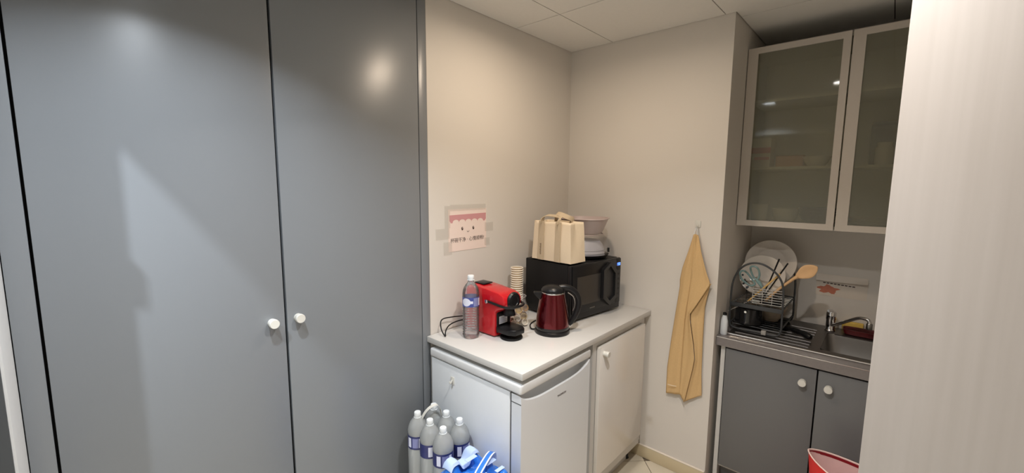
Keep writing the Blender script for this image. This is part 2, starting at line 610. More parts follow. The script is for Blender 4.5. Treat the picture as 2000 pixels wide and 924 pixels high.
def knob(parent, c, axis, r=0.016, L=0.030, material='knob'):
    """small mushroom knob; axis = outward direction"""
    prof = [(r * 0.86, 0), (r * 0.85, L * 0.30), (r * 0.88, L * 0.42), (r * 0.98, L * 0.50), (r, L * 0.66), (r * 0.99, L * 0.90), (r * 0.92, L), (0, L)]
    mb = MB().lathe(prof, n=28)
    q = Vector((0, 0, 1)).rotation_difference(Vector(axis)).to_matrix().to_4x4()
    mb.xform(Matrix.Translation(Vector(c)) @ q)
    return mb.build('knob', material, parent)


cl = thing('closet', 'tall grey built-in closet with two flat doors and white knobs', 'closet', (0, YF, 0))
MB().box(-0.084, 1.152, 0.028, 0.55, 0.001, ZC - 0.002).build('body', 'gap', cl, smooth=False)
MB().box(-0.084, -0.039, 0.0, 0.028, 0.001, ZC - 0.002, 0.001).build('stile', 'closet', cl)
MB().box(1.108, 1.151, 0.0, 0.028, 0.001, ZC - 0.002, 0.001).build('stile', 'closet', cl)
MB().box(-0.043, 1.107, 0.004, 0.028, 2.385, ZC - 0.002, 0.001).build('top_rail', 'closet', cl)
MB().box(-0.043, 1.107, 0.012, 0.028, 0.001, 0.08, 0.001).build('plinth', 'closet', cl)
for (a, c_, kx) in ((-0.033, 0.526, 0.484), (0.534, 1.103, 0.569)):
    d = MB().box(a, c_, -0.002, 0.020, 0.085, 2.38, 0.0012).build('door', 'closet', cl)
    knob(d, (kx, -0.002, 1.122), (0, -1, 0))

# ================================================================== WHITE WORKTOP, FRIDGE, CABINET
wt = tag(MB().box(1.130, XB - 0.002, 0.962, YA - 0.003, 0.873, 0.900, 0.002).build('worktop', 'white_lam'),
         'white laminate worktop above the fridge and base cabinet', 'worktop')

fr = thing('mini_fridge', 'white under-counter fridge with recessed grip handle at the worktop end', 'fridge', (1.135, 1.03, 0))
MB().box(0, 0.485, 0.0, 0.49, 0.03, 0.808, 0.003).build('body', 'white_met', fr)
MB().box(-0.006, 0.490, -0.062, 0.495, 0.812, 0.852, 0.009, 3).build('top', 'fridge_lid', fr)
MB().box(0.01, 0.475, 0.02, 0.47, 0.8085, 0.8115).build('top_spacer', 'gap', fr)
MB().box(0.006, 0.479, -0.008, -0.0005, 0.06, 0.806).build('seal', 'rackgrey', fr)
# door with a bowed recessed grip along its top
N = 24
rings = []
for k in range(N + 1):
    x = 0.485 * k / N
    u = (k / N - 0.5) * 2
    dip = 0.030 * (1 - abs(u) ** 6) if abs(u) < 0.97 else 0.0
    z_front = 0.800 - 0.034 * (1 - u ** 4) if abs(u) < 0.95 else 0.806
    z_back = 0.806
    yf = -0.058
    rec = 0.030 if abs(u) < 0.95 else 0.0
    rings.append([(x, -0.010, 0.05), (x, yf, 0.05), (x, yf - 0.002, z_front - 0.03), (x, yf, z_front - 0.004), (x, yf + 0.006, z_front),
                  (x, yf + 0.012 + rec * 0.4, z_front - dip * 0.7), (x, yf + 0.012 + rec, z_front - dip * 0.2 if rec else z_front),
                  (x, -0.010, z_back)])
dmesh = MB().loft(rings)
fd = dmesh.build('door', 'white_met', fr, angle=0.9)
MB().box(-0.0008, 0.0002, -0.059, -0.009, 0.772, 0.7745).build('door_seam', 'rackgrey', fd)
for fx in (0.04, 0.445):
    for fy in (0.04, 0.45):
        MB().lathe([(0.018, 0.0), (0.018, 0.03)], (fx, fy, 0.0005), 16).build('foot', 'black', fr)
text_mesh('lettering', 'THOMSON', 0.0125, 'ink', fd,
          Matrix.Translation((0.232, -0.0606, 0.716)) @ Matrix.Rotation(PI / 2, 4, 'X'))

cb = thing('base_cabinet', 'white base cabinet with a single glossy door beside the fridge', 'cabinet', (1.665, 0.985, 0))
MB().box(0, 0.042, 0, 0.54, 0.10, 0.872).box(0.518, 0.55, 0, 0.54, 0.10, 0.872).box(0.042, 0.518, 0, 0.54, 0.10, 0.180) \
    .box(0.042, 0.518, 0.522, 0.54, 0.180, 0.872).box(0.042, 0.518, 0, 0.06, 0.826, 0.872).build('carcass', 'white_lam', cb, smooth=False)
bd = MB().box(0.036, 0.524, -0.021, -0.002, 0.172, 0.836, 0.0015).build('door', 'white_door', cb)
knob(bd, (0.069, -0.021, 0.800), (0, -1, 0), 0.014, 0.030)
MB().box(0.02, 0.50, 0.05, 0.066, 0.001, 0.0995).build('plinth', 'white_lam', cb, smooth=False)
MB().box(0.5505, 0.588, 0.012, 0.03, 0.10, 0.872).build('filler_strip', 'white_lam', cb, smooth=False)
for fx, fy in ((0.515, 0.06), (0.04, 0.50), (0.515, 0.50), (0.04, 0.10)):
    MB().lathe([(0.02, 0), (0.016, 0.01), (0.016, 0.1)], (fx, fy, 0.0005), 14).build('foot', 'black', cb)

# adhesive hook on the fridge side
hk = thing('adhesive_hook', 'small white adhesive hook stuck on the fridge side', 'hook', (1.1348, 1.368, 0.742))
MB().box(-0.004, 0, -0.011, 0.011, -0.017, 0.017, 0.0015).build('base_plate', 'knob', hk)
MB().tube([(-0.004, 0, 0.004), (-0.010, 0, -0.006), (-0.014, 0, -0.010), (-0.017, 0, -0.006), (-0.017, 0, 0.0)], 0.0035, 8).build('prong', 'knob', hk)

# ================================================================== POSTER
ps = thing('poster', 'pale pink notice with smiling face taped on the wall above the bottle', 'poster', (1.265, YA - 0.0006, 1.278))
MB().box(0.0, 0.250, -0.0006, 0, 0.0, 0.204).build('paper', 'paper', ps, smooth=False)
pts = [(0.006, 0.176), (0.006, 0.150), (0.016, 0.138), (0.026, 0.138)]
for k in range(5):
    xs = 0.026 + k * 0.0405
    for s in range(1, 9):
        a = PI * s / 8
        pts.append((xs + 0.02025 * (1 - math.cos(a)), 0.140 + 0.014 * math.sin(a)))
pts += [(0.238, 0.140), (0.247, 0.150), (0.247, 0.180)]
MB().prism(pts, 'y', -0.0012, -0.0007).build('awning_print', 'pink', ps, smooth=False)


def disc_xz(cx, cz, rx, rz, y0, y1, n=20):
    return [(cx + rx * math.cos(2 * PI * i / n), cz + rz * math.sin(2 * PI * i / n)) for i in range(n)]


for ex in (0.087, 0.160):
    MB().prism(disc_xz(ex, 0.108, 0.0062, 0.0085, 0, 0), 'y', -0.0012, -0.0007).build('eye_print', 'ink', ps, smooth=False)
    MB().prism(disc_xz(ex + 0.002, 0.111, 0.002, 0.0026, 0, 0, 12), 'y', -0.0015, -0.0012).build('eye_glint', 'paper', ps, smooth=False)
MB().tube([(0.124 + 0.0065 * math.cos(a), -0.001, 0.096 + 0.0065 * math.sin(a)) for a in [PI + PI * k / 10 for k in range(11)]], 0.0010, 6).build('mouth_print', 'ink', ps)
text_mesh('lettering', '\u676f\u7897\u5e72\u51c0 \u00b7 \u5fc3\u60c5\u987a\u7545!', 0.0245, 'ink', ps,
          Matrix.Translation((0.012, -0.0009, 0.044)) @ Matrix.Rotation(PI / 2, 4, 'X') @ Matrix.Rotation(0.01, 4, 'Z'), 0.0002)
for (a, c_, e, f_) in ((-0.075, 0.006, 0.065, 0.115), (-0.030, 0.020, -0.012, 0.05), (-0.022, 0.010, 0.115, 0.222), (0.01, 0.245, 0.196, 0.226), (0.238, 0.275, 0.012, 0.05), (0.24, 0.30, 0.085, 0.13)):
    MB().box(a, c_, -0.0018, -0.0014, e, f_).build('tape', 'tape', ps, smooth=False)

# ================================================================== WATER BOTTLE ON THE WORKTOP
def bottle_profile(h, r, ribs=True):
    p = [(0, 0.006), (r * 0.55, 0.004), (r * 0.80, 0.0), (r * 0.95, 0.006), (r, 0.016)]
    z = 0.02
    top = h * 0.50
    if ribs:
        k = 0
        while z < top - 0.004:
            p.append((r * (0.985 if k % 2 else 0.915), z))
            z += 0.0062
            k += 1
    p += [(r, h * 0.505), (r * 0.985, h * 0.515), (r * 0.985, h * 0.675), (r, h * 0.685), (r * 0.99, h * 0.72), (r * 0.93, h * 0.77), (r * 0.80, h * 0.815),
          (r * 0.60, h * 0.855), (r * 0.42, h * 0.885), (r * 0.335, h * 0.91), (r * 0.335, h * 0.955)]
    return p


def cap_mesh(h, r, c=1.0):
    r *= c
    mb = MB()
    mb.lathe([(r * 0.44, h * 0.925), (r * 0.44, h * 0.932), (r * 0.37, h * 0.934), (r * 0.39, h * 0.940), (r * 0.39, h * 0.992), (r * 0.35, h), (0, h)], n=24, cap0=False)
    return mb


wb = thing('water_bottle', 'large clear plastic water bottle with blue label standing on the worktop', 'bottle', (1.266, 1.393, 0.9004), 0.5)
MB().lathe(bottle_profile(0.29, 0.039), n=36, cap1=False).build('body', 'clearpet', wb)
cap_mesh(0.29, 0.039).build('cap', 'capwhite', wb)
lb = MB().lathe([(0.0392, 0.150), (0.0392, 0.194)], n=40, cap0=False, cap1=False).build('label', 'lab_blue', wb)


def curved_patch(r, a0, a1, shape, n=14):
    """patch on a cylinder: shape(t) gives (z0,z1) for t in 0..1"""
    mb = MB()
    rings = []
    for k in range(n + 1):
        t = k / n
        a = a0 + (a1 - a0) * t
        z0, z1 = shape(t)
        rings.append([(r * math.cos(a), r * math.sin(a), z0), (r * math.cos(a), r * math.sin(a), z1)])
    return mb.loft(rings, False, False, closed=False)


CA = math.atan2(-1.393, -1.266) - 0.5     # towards the viewer, in bottle space


def emblem(t):
    h = 0.0185 * math.sin(PI * min(1, t / 0.82)) ** 0.5 if t < 0.78 else 0.006
    h = max(h, 0.006)
    return (0.172 - h, 0.172 + h)


curved_patch(0.0396, CA - 1.15, CA + 0.25, emblem).build('emblem_print', 'lab_white', lb)
curved_patch(0.0396, CA + 0.32, CA + 0.95, lambda t: (0.153, 0.191)).build('text_panel', 'lab_mid', lb)
curved_patch(0.0396, CA + 1.0, CA + 1.3, lambda t: (0.155, 0.189)).build('barcode_panel', 'lab_white', lb)

# ================================================================== COFFEE MACHINE
cm = thing('coffee_machine', 'compact red capsule coffee machine with black front and lever', 'coffee machine', (1.385, 1.30, 0.9004))
shell = [(0.195, 0.004), (0.0, 0.004), (0.0, 0.118), (-0.018, 0.132), (-0.050, 0.142), (-0.062, 0.158), (-0.062, 0.182), (-0.050, 0.202),
         (-0.020, 0.213), (0.06, 0.222), (0.14, 0.228), (0.185, 0.226), (0.195, 0.215)]
MB().prism(shell, 'x', -0.058, 0.058, 0.010).build('shell', 'red', cm, angle=0.6)
MB().box(-0.046, 0.046, -0.004, 0.01, 0.02, 0.124, 0.003).build('front_panel', 'black', cm)
q = MB().lathe([(0.040, 0), (0.041, 0.006), (0.036, 0.014), (0.022, 0.016), (0.020, 0.013), (0, 0.013)], n=30)
q.xform(Matrix.Translation((0, -0.058, 0.176)) @ Matrix.Rotation(PI / 2, 4, 'X')).build('head', 'black', cm)
MB().lathe([(0.030, 0), (0.026, 0.02), (0.022, 0.034)], (0, -0.036, 0.106), 24).build('outlet', 'black', cm)
lv = [(-0.062, 0.045, 0.166), (-0.063, 0.0, 0.163), (-0.062, -0.050, 0.158), (-0.052, -0.076, 0.156), (-0.03, -0.094, 0.157), (0, -0.100, 0.158), (0.03, -0.094, 0.157),
      (0.052, -0.076, 0.156), (0.062, -0.050, 0.158), (0.063, 0.0, 0.163), (0.062, 0.045, 0.166)]
MB().tube(smooth_pts(lv, 4), 0.0062, 8).build('lever', 'black', cm)
for s in (-1, 1):
    q = MB().lathe([(0.009, 0), (0.009, 0.004), (0.006, 0.006), (0, 0.006)], n=18)
    q.xform(Matrix.Translation((s * 0.066, 0.045, 0.166)) @ Matrix.Rotation(s * PI / 2, 4, 'Y')).build('pivot', 'chrome', cm)
MB().prism([(-0.05, 0.0), (-0.05, -0.075), (-0.03, -0.105), (0.03, -0.105), (0.05, -0.075), (0.05, 0.0)], 'z', 0.026, 0.052, 0.004).build('drip_tray', 'black', cm)
MB().lathe([(0.050, 0), (0.052, 0.004), (0.050, 0.010)], (0, -0.052, 0), 32).build('base', 'blackmat', cm)
MB().box(-0.03, 0.03, 0.10, 0.165, 0.2285, 0.234, 0.002).build('tank_lid', 'black', cm)
MB().box(-0.032, 0.022, -0.0052, -0.0042, 0.060, 0.096).build('sticker', 'tagwhite', cm, smooth=False)
for k in range(5):
    MB().box(-0.027, 0.016 - 0.006 * (k % 2), -0.0055, -0.0053, 0.066 + k * 0.0055, 0.0675 + k * 0.0055).build('sticker_print', 'lab_mid', cm, smooth=False)
cord = [(0.03, 0.196, 0.05), (-0.02, 0.214, 0.052), (-0.12, 0.222, 0.066), (-0.185, 0.224, 0.066), (-0.200, 0.21, 0.030), (-0.205, 0.175, 0.004), (-0.19, 0.19, 0.02), (-0.15, 0.212, 0.034), (-0.09, 0.218, 0.040), (0.0, 0.212, 0.035)]
MB().tube(smooth_pts(cord, 8), 0.0030, 8).build('power_cord', 'blackmat', cm)

# ================================================================== PAPER CUPS, SLEEVE, JAR OF PODS
cupm = MB().lathe([(0.0, 0.004), (0.022, 0.004), (0.0225, 0.0), (0.0292, 0.0762), (0.0284, 0.0762), (0.0215, 0.006), (0, 0.006)], n=26, cap0=False, cap1=False)
cup_rim = MB().lathe([(0.0285, 0.0764), (0.0318, 0.0762), (0.0338, 0.0780), (0.0340, 0.0798), (0.0330, 0.0820), (0.0305, 0.0824), (0.0288, 0.0800)], n=26, cap0=False, cap1=False)
cup0 = None
for k in range(16):
    if cup0 is None:
        o = cupm.build('paper_cup', 'cup')
        rm = cup_rim.build('rim', 'cuprim', o)
        cup0, rim0 = o, rm
    else:
        o = cup0.copy()
        COL.objects.link(o)
        rm = rim0.copy()
        COL.objects.link(rm)
        rm.parent = o
    o.location = (1.662 + 0.0006 * math.sin(k), 1.462 + 0.0006 * math.cos(1.7 * k), 0.9004 + 0.0120 * k)
    tag(o, 'white paper cup in the tall stack beside the microwave', 'cup', 'stacked paper cups')
tag(cup0, 'lowest white paper cup in the tall stack beside the microwave', 'cup', 'stacked paper cups')
tag(o, 'topmost white paper cup in the tall stack beside the microwave', 'cup', 'stacked paper cups')
JC = (1.545, 1.352)
jar = thing('glass_jar', 'clear round jar holding coffee creamer pods behind the coffee machine', 'jar', (JC[0], JC[1], 0.9004))
MB().lathe([(0, 0.003), (0.040, 0.0), (0.048, 0.006), (0.055, 0.04), (0.056, 0.065), (0.050, 0.10), (0.040, 0.125), (0.038, 0.14), (0.042, 0.148)], n=32, cap0=False, cap1=False).build('body', 'jarglass', jar)
MB().tube([(0.042 * math.cos(2 * PI * i / 30), 0.042 * math.sin(2 * PI * i / 30), 0.148) for i in range(30)], 0.002, 6, True).build('rim', 'jarglass', jar)
podm = MB().lathe([(0, 0), (0.0115, 0.0), (0.0125, 0.003), (0.0145, 0.021), (0.0175, 0.0215), (0.0175, 0.023), (0.0135, 0.0225), (0.012, 0.010), (0, 0.009)], n=20, cap0=False, cap1=False)
POD = [(-0.028, -0.012, 0.010, 'pod_white'), (0.010, -0.032, 0.010, 'pod_white'), (0.022, 0.012, 0.010, 'podgold'), (-0.012, 0.026, 0.010, 'pod_brown'),
       (-0.030, -0.022, 0.042, 'pod_white'), (0.012, -0.032, 0.046, 'podgold'), (0.030, -0.004, 0.044, 'pod_brown'), (-0.006, 0.014, 0.044, 'pod_white'),
       (-0.022, -0.024, 0.078, 'podgold'), (0.016, -0.026, 0.080, 'pod_brown'), (0.010, 0.016, 0.078, 'pod_white')]
PLAB = {'pod_white': 'white coffee creamer pod in the clear jar', 'podgold': 'gold-toned coffee creamer pod in the clear jar', 'pod_brown': 'brown coffee creamer pod in the clear jar'}
for k, (px, py, pz, mm) in enumerate(POD):
    o = MB().add(podm.v, podm.f).build('creamer_pod', mm)
    tilt = Vector((-0.7 + 0.5 * math.sin(k * 2.3), -0.7 + 0.5 * math.cos(k * 1.9), 0.25 * math.sin(k))).normalized()
    qq = Vector((0, 0, 1)).rotation_difference(tilt)
    o.rotation_mode = 'QUATERNION'
    o.rotation_quaternion = qq
    o.location = (JC[0] + px * 0.9, JC[1] + py * 0.9, 0.9004 + pz + 0.009)
    tag(o, PLAB[mm], 'coffee pod', PLAB[mm] + 's')

# ================================================================== KETTLE
kt = thing('electric_kettle', 'dark red metallic electric kettle with black lid and handle', 'kettle', (1.580, 1.160, 0.9004), -0.84)
MB().lathe([(0, 0), (0.082, 0), (0.084, 0.004), (0.083, 0.016), (0.078, 0.020), (0, 0.020)], n=40, cap0=False, cap1=False).build('power_base', 'black', kt)
MB().lathe([(0, 0.0205), (0.079, 0.0205), (0.081, 0.026), (0.080, 0.036)], n=40, cap0=False, cap1=False).build('base_ring', 'blackgloss', kt)
bp_ = [(0.0795, 0.0362)]
for k in range(1, 13):
    t = k / 12
    bp_.append((0.0795 - 0.0235 * t ** 1.5, 0.0362 + 0.156 * t))
MB().lathe(bp_, n=48, cap0=False, cap1=False).build('body', 'kettlered', kt)
MB().lathe([(0.0562, 0.1924), (0.0570, 0.194), (0.0565, 0.197), (0.0555, 0.198)], n=48, cap0=False, cap1=False).build('collar', 'chrome', kt)
MB().lathe([(0.0555, 0.1985), (0.0560, 0.206), (0.050, 0.217), (0.034, 0.226), (0.014, 0.230), (0, 0.230)], n=40, cap0=True, cap1=False).build('lid', 'black', kt)
MB().prism([(-0.050, 0.198), (-0.090, 0.197), (-0.092, 0.192), (-0.076, 0.172), (-0.060, 0.160), (-0.056, 0.168)], 'y', -0.016, 0.016, 0.003).build('spout', 'black', kt)
hp = smooth_pts([(0.030, 0, 0.216), (0.060, 0, 0.218), (0.092, 0, 0.206), (0.118, 0, 0.176), (0.124, 0, 0.135), (0.112, 0, 0.090), (0.094, 0, 0.055), (0.078, 0, 0.038)], 5)
kn = len(hp)
hr = [0.016 - 0.004 * (i / kn) for i in range(kn)]
hmb = MB().tube(hp, hr, 12)
hmb.build('handle', 'black', kt)
MB().tube(smooth_pts([(0.072, 0.012, 0.19), (0.098, 0.0135, 0.17), (0.107, 0.0135, 0.135), (0.098, 0.0135, 0.10)], 5), 0.0022, 6).build('handle_trim', 'chrome', kt)
MB().tube(smooth_pts([(-0.08, 0.012, 0.008), (-0.10, 0.03, 0.004), (-0.10, 0.10, 0.0032), (-0.06, 0.17, 0.0032), (0.0, 0.20, 0.0032)], 6), 0.003, 8).build('power_cord', 'blackmat', kt)

# ================================================================== MICROWAVE
MWZ = 0.9004
mw = thing('microwave', 'black microwave oven with hexagonal door handle and blue display', 'microwave', (1.722, 1.158, MWZ), -0.1152)
W_, D_, H_ = 0.431, 0.33, 0.300
MB().box(0.002, W_ - 0.002, 0.020, D_, 0.012, H_, 0.006).build('body', 'blackmat', mw)
MB().box(0, W_, 0.0, 0.0195, 0.012, H_ - 0.001, 0.006, 3).build('front_frame', 'black', mw)
dr = MB().box(0.012, 0.380, -0.006, -0.0003, 0.045, H_ - 0.006, 0.003).build('door', 'black', mw)
MB().prism([(0.045, 0.085), (0.238, 0.085), (0.238, 0.236), (0.045, 0.236)], 'y', -0.0075, -0.0062).build('window', 'window', dr, smooth=False)
hexo = [(0.302, 0.288), (0.242, 0.252), (0.242, 0.098), (0.302, 0.050), (0.366, 0.086), (0.366, 0.236)]
hexi = [(0.302, 0.268), (0.262, 0.244), (0.262, 0.112), (0.302, 0.076), (0.348, 0.100), (0.348, 0.222)]
hm = MB()
ro = [(x, -0.0062, z) for x, z in hexo]
rings = [[(x, -0.0062, z) for x, z in hexo], [(x, -0.026, z) for x, z in hexo], [(x, -0.026, z) for x, z in hexi], [(x, -0.0062, z) for x, z in hexi]]
hm.loft(rings, False, False).build('handle', 'blackgloss', dr, angle=0.3)
MB().prism(hexi, 'y', -0.0105, -0.0062).build('handle_recess', 'handlegrey', dr, smooth=False)
MB().box(0.382, 0.428, -0.002, -0.0003, 0.045, H_ - 0.006, 0.0008).build('control_panel', 'black', mw)
ds = MB().box(0.386, 0.424, -0.003, -0.0022, 0.252, 0.277).build('display', 'blackgloss', mw, smooth=False)
# glowing digits built from segments
SEG = {'1': 'bc', '7': 'abc', '0': 'abcdef'}


def digit(ch, x, z, w, h):
    mb = MB()
    t = 0.0013
    S = {'a': (x, x + w, z + h - t, z + h), 'd': (x, x + w, z, z + t), 'g': (x, x + w, z + h / 2 - t / 2, z + h / 2 + t / 2),
         'f': (x, x + t, z + h / 2, z + h), 'b': (x + w - t, x + w, z + h / 2, z + h), 'e': (x, x + t, z, z + h / 2), 'c': (x + w - t, x + w, z, z + h / 2)}
    for s in SEG[ch]:
        a, c_, e, f_ = S[s]
        mb.box(a, c_, -0.0034, -0.0031, e, f_)
    return mb


for k, ch in enumerate('1700'):
    digit(ch, 0.388 + k * 0.0088, 0.257, 0.006, 0.015).build('display_digit', 'led', ds, smooth=False)
for r_ in range(6):
    MB().box(0.396, 0.416, -0.0035, -0.0022, 0.075 + r_ * 0.028, 0.090 + r_ * 0.028, 0.001).build('button', 'handlegrey', mw)
for k in range(7):
    MB().box(0.154 + k * 0.0062, 0.1585 + k * 0.0062, -0.0068, -0.0061, 0.0555, 0.0615).build('brand_mark', 'steel', dr, smooth=False)
for fx in (0.05, W_ - 0.05):
    for fy in (0.05, D_ - 0.04):
        MB().lathe([(0.014, 0), (0.016, 0.012)], (fx, fy, 0), 14).build('foot', 'black', mw)
MWM = Matrix.Translation((1.722, 1.158, MWZ)) @ Matrix.Rotation(-0.1152, 4, 'Z')
ZT = MWZ + H_


def mwp(x, y, z=0.0):
    p = MWM @ Vector((x, y, 0))
    return (p.x, p.y, ZT + z)


# tray lying on the microwave
tr = tag(MB().loft([superring(0, 0, 0, 0.056, 0.135, 6), superring(0, 0, 0.001, 0.062, 0.143, 6), superring(0, 0, 0.007, 0.067, 0.148, 6), superring(0, 0, 0.007, 0.064, 0.145, 6), superring(0, 0, 0.002, 0.057, 0.137, 6)]).build('baking_tray', 'blackgloss'),
         'thin dark tray under the tote bag on the microwave', 'tray')
tr.location = mwp(0.066, 0.160, 0.0006)
tr.rotation_euler = (0, 0, -0.1152)

# ================================================================== TOTE BAG
BL, BD, BH = 0.262, 0.125, 0.205
tb = thing('tote_bag', 'cream canvas tote bag with beige straps standing on the microwave', 'bag', mwp(0.004, 0.006, 0.0080), -0.06)


def bag_ring(t):
    # local: x 0..BD (gusset), y 0..BL (long face at x=0), with gusset creases
    z = BH * t
    sy = 0.010 * t
    lean = 0.008 * t
    gx = 0.020 * t
    x0, x1 = lean, BD - lean * 1.2
    y0, y1 = sy, BL - sy
    pts = []
    n = 12
    for i in range(n):   # long face x0, from y0 to y1 (bulge)
        u = i / n
        pts.append((x0 - 0.004 * math.sin(PI * u) * math.sin(PI * min(1, t * 1.1)) + 0.0012 * math.sin(9 * u + 5 * t), y0 + (y1 - y0) * u, z + 0.003 * t * math.sin(2 * PI * u)))
    for i in range(8):   # far gusset
        u = i / 8
        pts.append((x0 + (x1 - x0) * u, y1 - gx * (1 - abs(2 * u - 1)), z))
    for i in range(n):
        u = i / n
        pts.append((x1 + 0.003 * math.sin(PI * u) * t, y1 + (y0 - y1) * u, z))
    for i in range(8):   # near gusset
        u = i / 8
        pts.append((x1 + (x0 - x1) * u, y0 + gx * (1 - abs(2 * u - 1)) * 0.8 + 0.001 * math.sin(7 * u + 6 * t), z + 0.002 * math.sin(PI * u) * t))
    return pts


body = MB().loft([bag_ring(k / 14) for k in range(15)], True, False).build('body', 'canvas', tb, angle=0.5)
sm = body.modifiers.new('thick', 'SOLIDIFY')
sm.thickness = 0.0025
sm.offset = -1
for y_s in (0.195, 0.082):
    for face in (0, 1):
        rings = []
        for k in range(15):
            t = k / 14
            rr = bag_ring(t)
            z = BH * t
            if face == 0:
                xx = 0.008 * t - 0.0062 + 0.0015
                rings.append([(xx - 0.004, y_s - 0.018, z + 0.001), (xx - 0.004, y_s + 0.018, z + 0.001), (xx - 0.001, y_s + 0.018, z + 0.001), (xx - 0.001, y_s - 0.018, z + 0.001)])
            else:
                xx = BD - 0.0096 * t + 0.0025
                rings.append([(xx + 0.003, y_s - 0.018, z + 0.001), (xx + 0.003, y_s + 0.018, z + 0.001), (xx, y_s + 0.018, z + 0.001), (xx, y_s - 0.018, z + 0.001)])
        MB().loft(rings).build('strap', 'strap', tb)
# handle loops: front one slumped inwards, rear one arching over the top
fh = smooth_pts([(0.004, 0.195, 0.198), (0.006, 0.192, 0.222), (0.030, 0.180, 0.234), (0.055, 0.140, 0.230), (0.040, 0.100, 0.226), (0.008, 0.085, 0.216), (0.004, 0.082, 0.198)], 5)
MB().ribbon(fh, (1, 0.1, 0.25), 0.032, 0.003).build('handle', 'strap', tb)
rh = smooth_pts([(0.118, 0.195, 0.198), (0.114, 0.190, 0.222), (0.085, 0.165, 0.240), (0.070, 0.125, 0.240), (0.085, 0.09, 0.226), (0.112, 0.082, 0.216), (0.117, 0.082, 0.198)], 5)
MB().ribbon(rh, (0.8, 0.1, 0.5), 0.034, 0.003).build('handle', 'strap', tb)
for k in range(8):
    zz = 0.030 + k * 0.0075
    MB().box(-0.0098 + 0.008 * zz / BH, -0.0086 + 0.008 * zz / BH, 0.195 - 0.004, 0.195 + 0.003 + 0.002 * (k % 2), zz, zz + 0.0042).build('strap_print', 'print', tb, smooth=False)

# ================================================================== PLATES UNDER DOME + BASIN
DC = mwp(0.285, 0.150)
gp = tag(MB().lathe([(0, 0.0), (0.10, 0.0), (0.132, 0.010), (0.138, 0.022), (0.134, 0.022), (0.126, 0.012), (0.10, 0.004), (0, 0.004)], n=48, cap0=False, cap1=False).build('round_grill_plate', 'black'),
         'black round pan under the grey bowls on the microwave', 'pan')
gp.location = (DC[0], DC[1], ZT + 0.0008)
for k, (z0, s_) in enumerate(((0.006, 1.0), (0.024, 0.98), (0.042, 0.95))):
    o = MB().lathe([(0.116 * s_, 0.0), (0.119 * s_, 0.001), (0.117 * s_, 0.006), (0.108 * s_, 0.030), (0.092 * s_, 0.050), (0.06 * s_, 0.056), (0, 0.056), (0, 0.053), (0.058 * s_, 0.053), (0.089 * s_, 0.047), (0.104 * s_, 0.029), (0.113 * s_, 0.005)], n=44, cap0=False, cap1=False).build('grey_bowl', 'bowlgrey')
    o.location = (DC[0], DC[1], ZT + 0.003 + z0)
    tag(o, ['lowest', 'middle', 'topmost'][k] + ' upturned grey bowl under the clear cover on the microwave', 'bowl', 'upturned grey bowls')
dm = thing('dome_cover', 'clear plastic cover with black clip over the grey bowls', 'cover', (DC[0], DC[1], ZT + 0.026))
MB().lathe([(0.131, 0.0), (0.134, 0.004), (0.132, 0.03), (0.124, 0.07), (0.112, 0.098), (0.100, 0.106), (0, 0.108)], n=44, cap0=False, cap1=False).build('shell', 'dome', dm)
MB().tube([(0.104 * math.cos(2 * PI * i / 36), 0.104 * math.sin(2 * PI * i / 36), 0.105) for i in range(36)], 0.0028, 6, True).build('rim', 'basin', dm)
ca = math.atan2(-0.75, 0.66)
MB().box(-0.008, 0.008, -0.004, 0.008, -0.003, 0.022, 0.002).xform(Matrix.Translation((0.136 * math.cos(ca), 0.136 * math.sin(ca), 0.004)) @ Matrix.Rotation(ca - PI / 2, 4, 'Z')).build('clip', 'black', dm)
bs = thing('plastic_basin', 'greyish-mauve plastic basin on top of the clear cover', 'basin', (DC[0], DC[1], ZT + 0.1352))
bsm = MB().loft([superring(0, 0, 0, 0.085, 0.085, 3), superring(0, 0, 0.003, 0.094, 0.094, 3), superring(0, 0, 0.045, 0.112, 0.112, 3), superring(0, 0, 0.082, 0.126, 0.126, 3),
                 superring(0, 0, 0.083, 0.122, 0.122, 3), superring(0, 0, 0.045, 0.108, 0.108, 3), superring(0, 0, 0.005, 0.090, 0.090, 3)], True, True)
bsm.build('bowl', 'basin', bs)
MB().tube(superring(0, 0, 0.083, 0.128, 0.128, 3), 0.0035, 8, True).build('rim', 'basin', bs)
bs.rotation_euler = (0, 0, 0.3)

# ================================================================== TOWEL AND HOOK
whk = thing('wall_hook', 'small white square hook on the wall holding the towel', 'hook', (XB - 0.0005, 0.735, 1.405))
MB().box(-0.004, 0, -0.014, 0.014, -0.016, 0.020, 0.002).build('base_plate', 'knob', whk)
MB().tube([(-0.004, 0, -0.004), (-0.012, 0, -0.014), (-0.018, 0, -0.018), (-0.022, 0, -0.012), (-0.022, 0, -0.004)], 0.0035, 8).build('prong', 'knob', whk)
# edges: (t, y, z, depth from wall)
E0 = [(0, .746, 1.352, .018), (.10, .768, 1.26, .020), (.22, .794, 1.17, .018), (.28, .805, 1.106, .014), (.34, .802, 1.07, .018), (.62, .834, .77, .016), (.80, .848, .60, .016), (1, .846, .452, .018)]
E1 = [(0, .737, 1.356, .030), (.14, .738, 1.25, .034), (.30, .745, 1.10, .030), (.5, .764, .90, .026), (.75, .768, .70, .024), (1, .770, .470, .022)]
E2 = [(0, .726, 1.352, .020), (.10, .700, 1.26, .034), (.20, .668, 1.17, .044), (.275, .642, 1.112, .050), (.31, .660, 1.075, .052), (.40, .704, .990, .050), (.45, .735, .936, .046), (.52, .733, .900, .046), (.64, .708, .775, .048), (.72, .698, .700, .046), (.80, .706, .640, .042), (1, .742, .440, .034)]
E3 = [(.275, .650, 1.105, .030), (.40, .672, .98, .014), (.6, .672, .80, .014), (.8, .668, .62, .014), (1, .660, .500, .014)]
tw = thing('towel', 'yellow-beige terry towel hanging from the wall hook', 'towel', (XB, 0, 0))
mb = MB()
NT, NS = 60, 10


